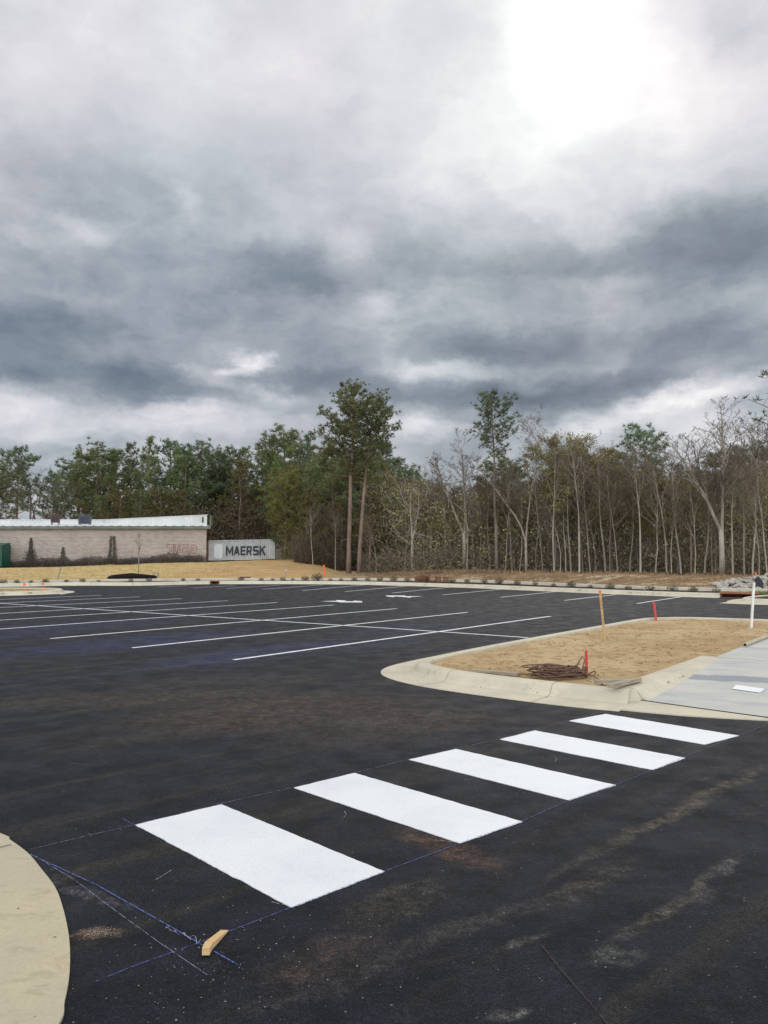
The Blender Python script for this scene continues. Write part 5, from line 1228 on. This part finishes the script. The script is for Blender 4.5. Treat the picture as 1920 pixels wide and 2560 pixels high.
sl = [(839, 66, 1290, 2), (783, 74, 1285, 0), (940, 64, 1300, 3), (1012, 62, 1290, 1), (1077, 60, 1200, 0), (1090, 61, 1225, 2), (1120, 59, 1260, 4),
      (1182, 57, 1240, 3), (1199, 57, 1215, 1), (1225, 56, 1230, 4), (1262, 56, 1205, 1), (1279, 55, 1190, 0), (1356, 53, 1195, 1), (1384, 52, 1150, 2), (1399, 52.6, 1255, 3), (1413, 54, 1170, 4), (1426, 51.5, 1180, 0), (1447, 51, 1150, 2), (1474, 50.5, 1170, 1), (1485, 51, 1240, 3),
      (1512, 50, 1140, 0), (1523, 50, 1190, 3), (1543, 49.5, 1180, 1), (1572, 51, 1160, 4), (1599, 49, 1150, 2), (1636, 50, 1190, 4), (1665, 48, 1160, 1), (1676, 48.5, 1230, 3), (1700, 50, 1150, 0), (1735, 47, 1240, 1), (1758, 48, 1150, 4), (1777, 46.5, 1205, 3), (1786, 46.5, 1190, 1), (1798, 46.2, 1200, 2), (1829, 45.5, 1160, 2), (1857, 45, 1150, 0), (1878, 47, 1120, 4), (1893, 44.5, 1180, 3), (1915, 46, 1130, 1), (1950, 44, 1120, 2), (1990, 45, 1140, 0), (1340, 54, 1240, 3), (1298, 55.5, 1250, 4)]
sl.sort(); mark = [(700, 'on the left side of the twin pines'), (930, 'right of the twin pines'), (1060, 'right of the low crooked tree'), (1241, 'to the right of the lone pine'), (1430, 'right of the leaning yellow leaved tree'), (1622, 'right of the small crowned pine'), (1802, 'to the right of the big forked tree')]
cnts = {}
adj = ['slender', 'thin wavy', 'straight pale', 'crooked thin', 'slim twiggy']
for (u, y, vt, k) in sl:
    mk_ = [m_ for lo, m_ in mark if u >= lo][-1]; cnts[mk_] = cnts.get(mk_, 0) + 1
    put(SL[k], 'bare_tree', f'{adj[k]} bare tree, {ORD[cnts[mk_] - 1]} trunk {mk_}', u, y, vt, None, 'slender bare trees', sx=1.0, trunkmat=None if (int(u) * 7 + k) % 5 < 2 else M_MIDB)
r = random.Random(14)
lv = [(1385, 54, 1135), (1455, 53, 1160), (1530, 52, 1200), (1590, 51.5, 1235), (1690, 50, 1215), (1140, 60, 1240), (1230, 59, 1250), (1290, 57.5, 1235), (1441, 56, 1122), (1480, 55, 1140), (1510, 56, 1150), (1560, 54, 1178), (1415, 58, 1150), (1600, 56, 1190), (1660, 53, 1200), (1345, 59, 1205), (1100, 64, 1215), (1060, 66, 1230), (1750, 52, 1225), (1860, 50, 1205)]
for i, (u, y, vt) in enumerate(lv):
    put(LFT[i % 3], 'leafy_tree', ['yellow olive tree right behind the straight pale trunk left of centre', 'yellow olive tree in front of the tallest yellow one', 'lower yellow olive tree right of the yellow clump', 'low yellow olive tree below the small crowned pine', 'yellow olive tree between the small crowned pine and the slim green pine', 'low yellow olive tree next to the vase shaped bare tree', 'low yellow olive tree under the lone pine', 'low yellow olive tree under the curving double tree', 'tallest yellow leaved tree in the middle of the bare woods', 'yellow leaved tree next right of the tallest yellow one', 'yellowish tree, third in the clump right of the tallest yellow one', 'yellowish tree left of the small crowned pine', 'leaning yellow leaved tree left of the tallest yellow one', 'yellow tinged tree beside the small crowned pine', 'olive leaved tree right of the small crowned pine', 'olive leaved tree behind the curving double tree', 'olive tree left of the vase shaped bare tree', 'olive tree behind the low crooked tree', 'olive leaved tree left of the big forked tree', 'olive leaved tree right of the big forked tree'][i], u, y, vt, L_YEL, 'trees still carrying yellow leaves', trunkmat=M_GREYB, sx=1.15)
# grey-brown trees one row back whose tops make the skyline
bk = [(i, 1050 + i * 34 + r.uniform(-8, 8)) for i in range(28)]
for i, u in bk:
    y = r.uniform(60, 72) - (u - 1000) * .008; vt = lerp_t(u, [(1050, 1215), (1200, 1215), (1330, 1160), (1450, 1150), (1650, 1165), (1750, 1120), (1850, 1085), (1950, 1095)]) + r.uniform(-18, 22)
    put(MD[i % 3], 'bare_tree', f'twiggy grey brown tree of the second row, {ORD[i]} from the left along the skyline', u, y, vt, None, 'grey brown trees of the second row', trunkmat=M_GREYB, sx=1.2)
# leafless trees far left over the roof
for i, (u, vt) in enumerate([(75, 1225), (98, 1205), (118, 1222), (140, 1240), (172, 1245), (20, 1240)]):
    put(MD[i % 3], 'bare_tree', 'bare brown tree showing above the roof, ' + ['just right of the far left pine', 'the tallest one', 'left of the brown rooftop unit', 'behind the brown rooftop unit', 'between the two rooftop units', 'below the far left pine'][i], u, 108, vt, None, 'bare trees above the roof', trunkmat=M_GREYB, sx=1.5)
px_ = XU(76, 106); tag(MB().tube([(0, 0, 0), (0, 0, ZV(1243, 106))], [.16, .12], 8).build('utility_pole', M_GREYB, loc=(px_, 106, 0)), 'plain wooden pole rising behind the roof near the far left pine', 'pole')

# ------------------------------------------------------------------ brush, undergrowth and the wood behind
def brush(name, label, n, pos, size, mat, twigs=0, seed=1, twmat=None, tl=1.):
    r = random.Random(seed); mb = MB(); tb = MB()
    for _ in range(n):
        c = pos(r)
        if c is None: continue
        s = size * r.uniform(.6, 1.4); e = Vector((r.gauss(0, 1), r.gauss(0, 1), r.gauss(0, 1))).normalized() * s; g = e.cross(Vector((r.gauss(0, 1), r.gauss(0, 1), r.gauss(0, 1)))).normalized() * s * .6
        c = Vector(c); mb.add([c - e, c - g, c + e, c + g], [(0, 1, 2, 3)], 0)
    for _ in range(twigs):
        c = pos(r)
        if c is None: continue
        c = Vector(c); L = r.uniform(.5, 2.2) * tl; d = Vector((r.gauss(0, .5), r.gauss(0, .5), r.uniform(.2, 1))).normalized(); k = c + d * L * .5 + Vector((r.gauss(0, .1), 0, r.gauss(0, .1)))
        mb.tube([c, k, c + d * L], [.02, .014, .006], 3, 1, cap=False)
    return tag(mb.build(name, [mat, twmat or M_GREYB]), label, 'undergrowth', kind='stuff')
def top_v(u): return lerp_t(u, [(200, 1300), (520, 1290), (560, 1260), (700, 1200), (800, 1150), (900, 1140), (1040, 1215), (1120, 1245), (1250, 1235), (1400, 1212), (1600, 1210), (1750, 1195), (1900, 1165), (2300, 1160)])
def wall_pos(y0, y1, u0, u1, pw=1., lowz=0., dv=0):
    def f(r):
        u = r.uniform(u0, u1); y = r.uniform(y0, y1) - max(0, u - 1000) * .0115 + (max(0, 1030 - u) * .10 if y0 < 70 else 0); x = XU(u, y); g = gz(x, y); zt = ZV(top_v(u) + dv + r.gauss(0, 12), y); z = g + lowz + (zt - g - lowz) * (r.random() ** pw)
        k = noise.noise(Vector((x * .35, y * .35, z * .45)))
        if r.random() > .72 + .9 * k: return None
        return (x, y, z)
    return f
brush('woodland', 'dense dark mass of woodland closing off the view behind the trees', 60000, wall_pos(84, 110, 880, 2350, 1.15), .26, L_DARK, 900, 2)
brush('woodland', 'brown leafy thicket filling the woods between the bare trunks', 46000, wall_pos(62, 80, 860, 2250, .85), .10, L_DEAD, 4500, 3, M_TWIG)
brush('undergrowth', 'olive leafed undergrowth among the bare trunks at the wood edge', 44000, wall_pos(57.5, 72, 900, 2200, .85, dv=0), .075, leafmat('olive_leaf', (.26, .235, .10), (.20, .18, .08), (.30, .255, .11), .9, .1), 1600, 4, M_PALEB)
def lowpos(y0, y1, u0, u1, h):
    def f(r):
        u = r.uniform(u0, u1); y = r.uniform(y0, y1) - max(0, u - 1000) * .0115 * (1 if y0 < 75 else 0) + (max(0, 1030 - u) * .10 if y0 < 70 else 0); x = XU(u, y); g = gz(x, y)
        return (x, y, g + r.random() ** 1.6 * h * (1 + .5 * noise.noise(Vector((x * .6, y * .6, 0)))))
    return f
brush('undergrowth', 'low dark brush along the foot of the woods', 22000, lowpos(58.5, 66, 900, 2200, 1.5), .07, L_DEAD, 2600, 5, M_TWIG)
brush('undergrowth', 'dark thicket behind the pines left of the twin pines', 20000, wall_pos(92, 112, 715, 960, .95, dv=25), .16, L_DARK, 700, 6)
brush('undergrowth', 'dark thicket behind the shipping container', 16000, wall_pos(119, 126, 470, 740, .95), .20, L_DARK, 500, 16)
brush('undergrowth', 'reddish brown brush around the twin pine trunks', 9000, wall_pos(74, 88, 770, 1010, 1.3, dv=120), .09, leafmat('russet_brush_leaf', (.085, .055, .038), (.05, .04, .028), (.11, .085, .04), .7, .1), 2600, 7, M_TWIG)
brush('undergrowth', 'tangled brush with bare stems right of the container', 7000, lowpos(84, 98, 705, 830, 3.2), .09, L_OLIV, 700, 8, M_TWIG)
brush('undergrowth', 'brown brush over the dirt bank below the young pines', 7000, lowpos(74, 84, 735, 870, 1.9), .07, L_BRN, 900, 9, M_TWIG)
brush('undergrowth', 'brown thicket behind the container and the end of the building', 16000, lowpos(111, 119, 470, 700, 7.5), .13, L_DEAD, 2200, 10, M_TWIG)
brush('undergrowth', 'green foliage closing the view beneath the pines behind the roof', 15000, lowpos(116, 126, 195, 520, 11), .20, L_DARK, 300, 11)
EG = pine(95, 9, .06, 5.0, 'cone', 70, .10, 1.1, .36, .03, 0, False)
EG2 = pine(96, 8, .04, 5.6, 'round', 66, .10, 1.1, .36, .05, 0, False)
for i, (u, y, vt, pr, mt) in enumerate([(733, 98, 1165, EG, L_PINE), (742, 92, 1185, EG2, L_OLIV), (772, 90, 1160, EG, L_PINE), (805, 86, 1178, EG2, L_PINE), (836, 84, 1150, EG, L_BLUE), (868, 82, 1185, EG2, L_PINE), (925, 82, 1170, EG, L_BLUE), (952, 84, 1200, EG2, L_PINE), (982, 82, 1222, EG, L_BLUE), (1012, 84, 1235, EG2, L_BLUE), (1042, 82, 1262, EG, L_BLUE), (905, 78, 1245, EG2, L_BLUE)]):
    put(pr, 'evergreen_tree', 'full green evergreen reaching near the ground, ' + ['just right of the container', 'second right of the container', 'left of the dirt bank end', 'right of the dirt bank end', 'second left of the twin pines', 'directly behind the left twin trunk', 'just right of the twin pines', 'second right of the twin pines', 'third right of the twin pines', 'fourth right of the twin pines', 'last one before the bare trees', 'between and behind the twin trunks'][i], u, y, vt, mt, 'low branched evergreens by the twin pines')
brush('wall_weeds', 'dead brown weeds along the foot of the brick wall', 14000, lambda r: (lambda x: (x, BY - .1 - abs(r.gauss(0, .5)), gz(x, BY - .5) + r.random() ** 1.5 * (.75 + .5 * noise.noise(Vector((x * .4, 0, 0))))))(r.uniform(-44, -18)), .05, leafmat('dead_weed', (.10, .075, .055), (.07, .06, .045), (.14, .11, .085), 1, 0), 900, 12, M_TWIG, .3)
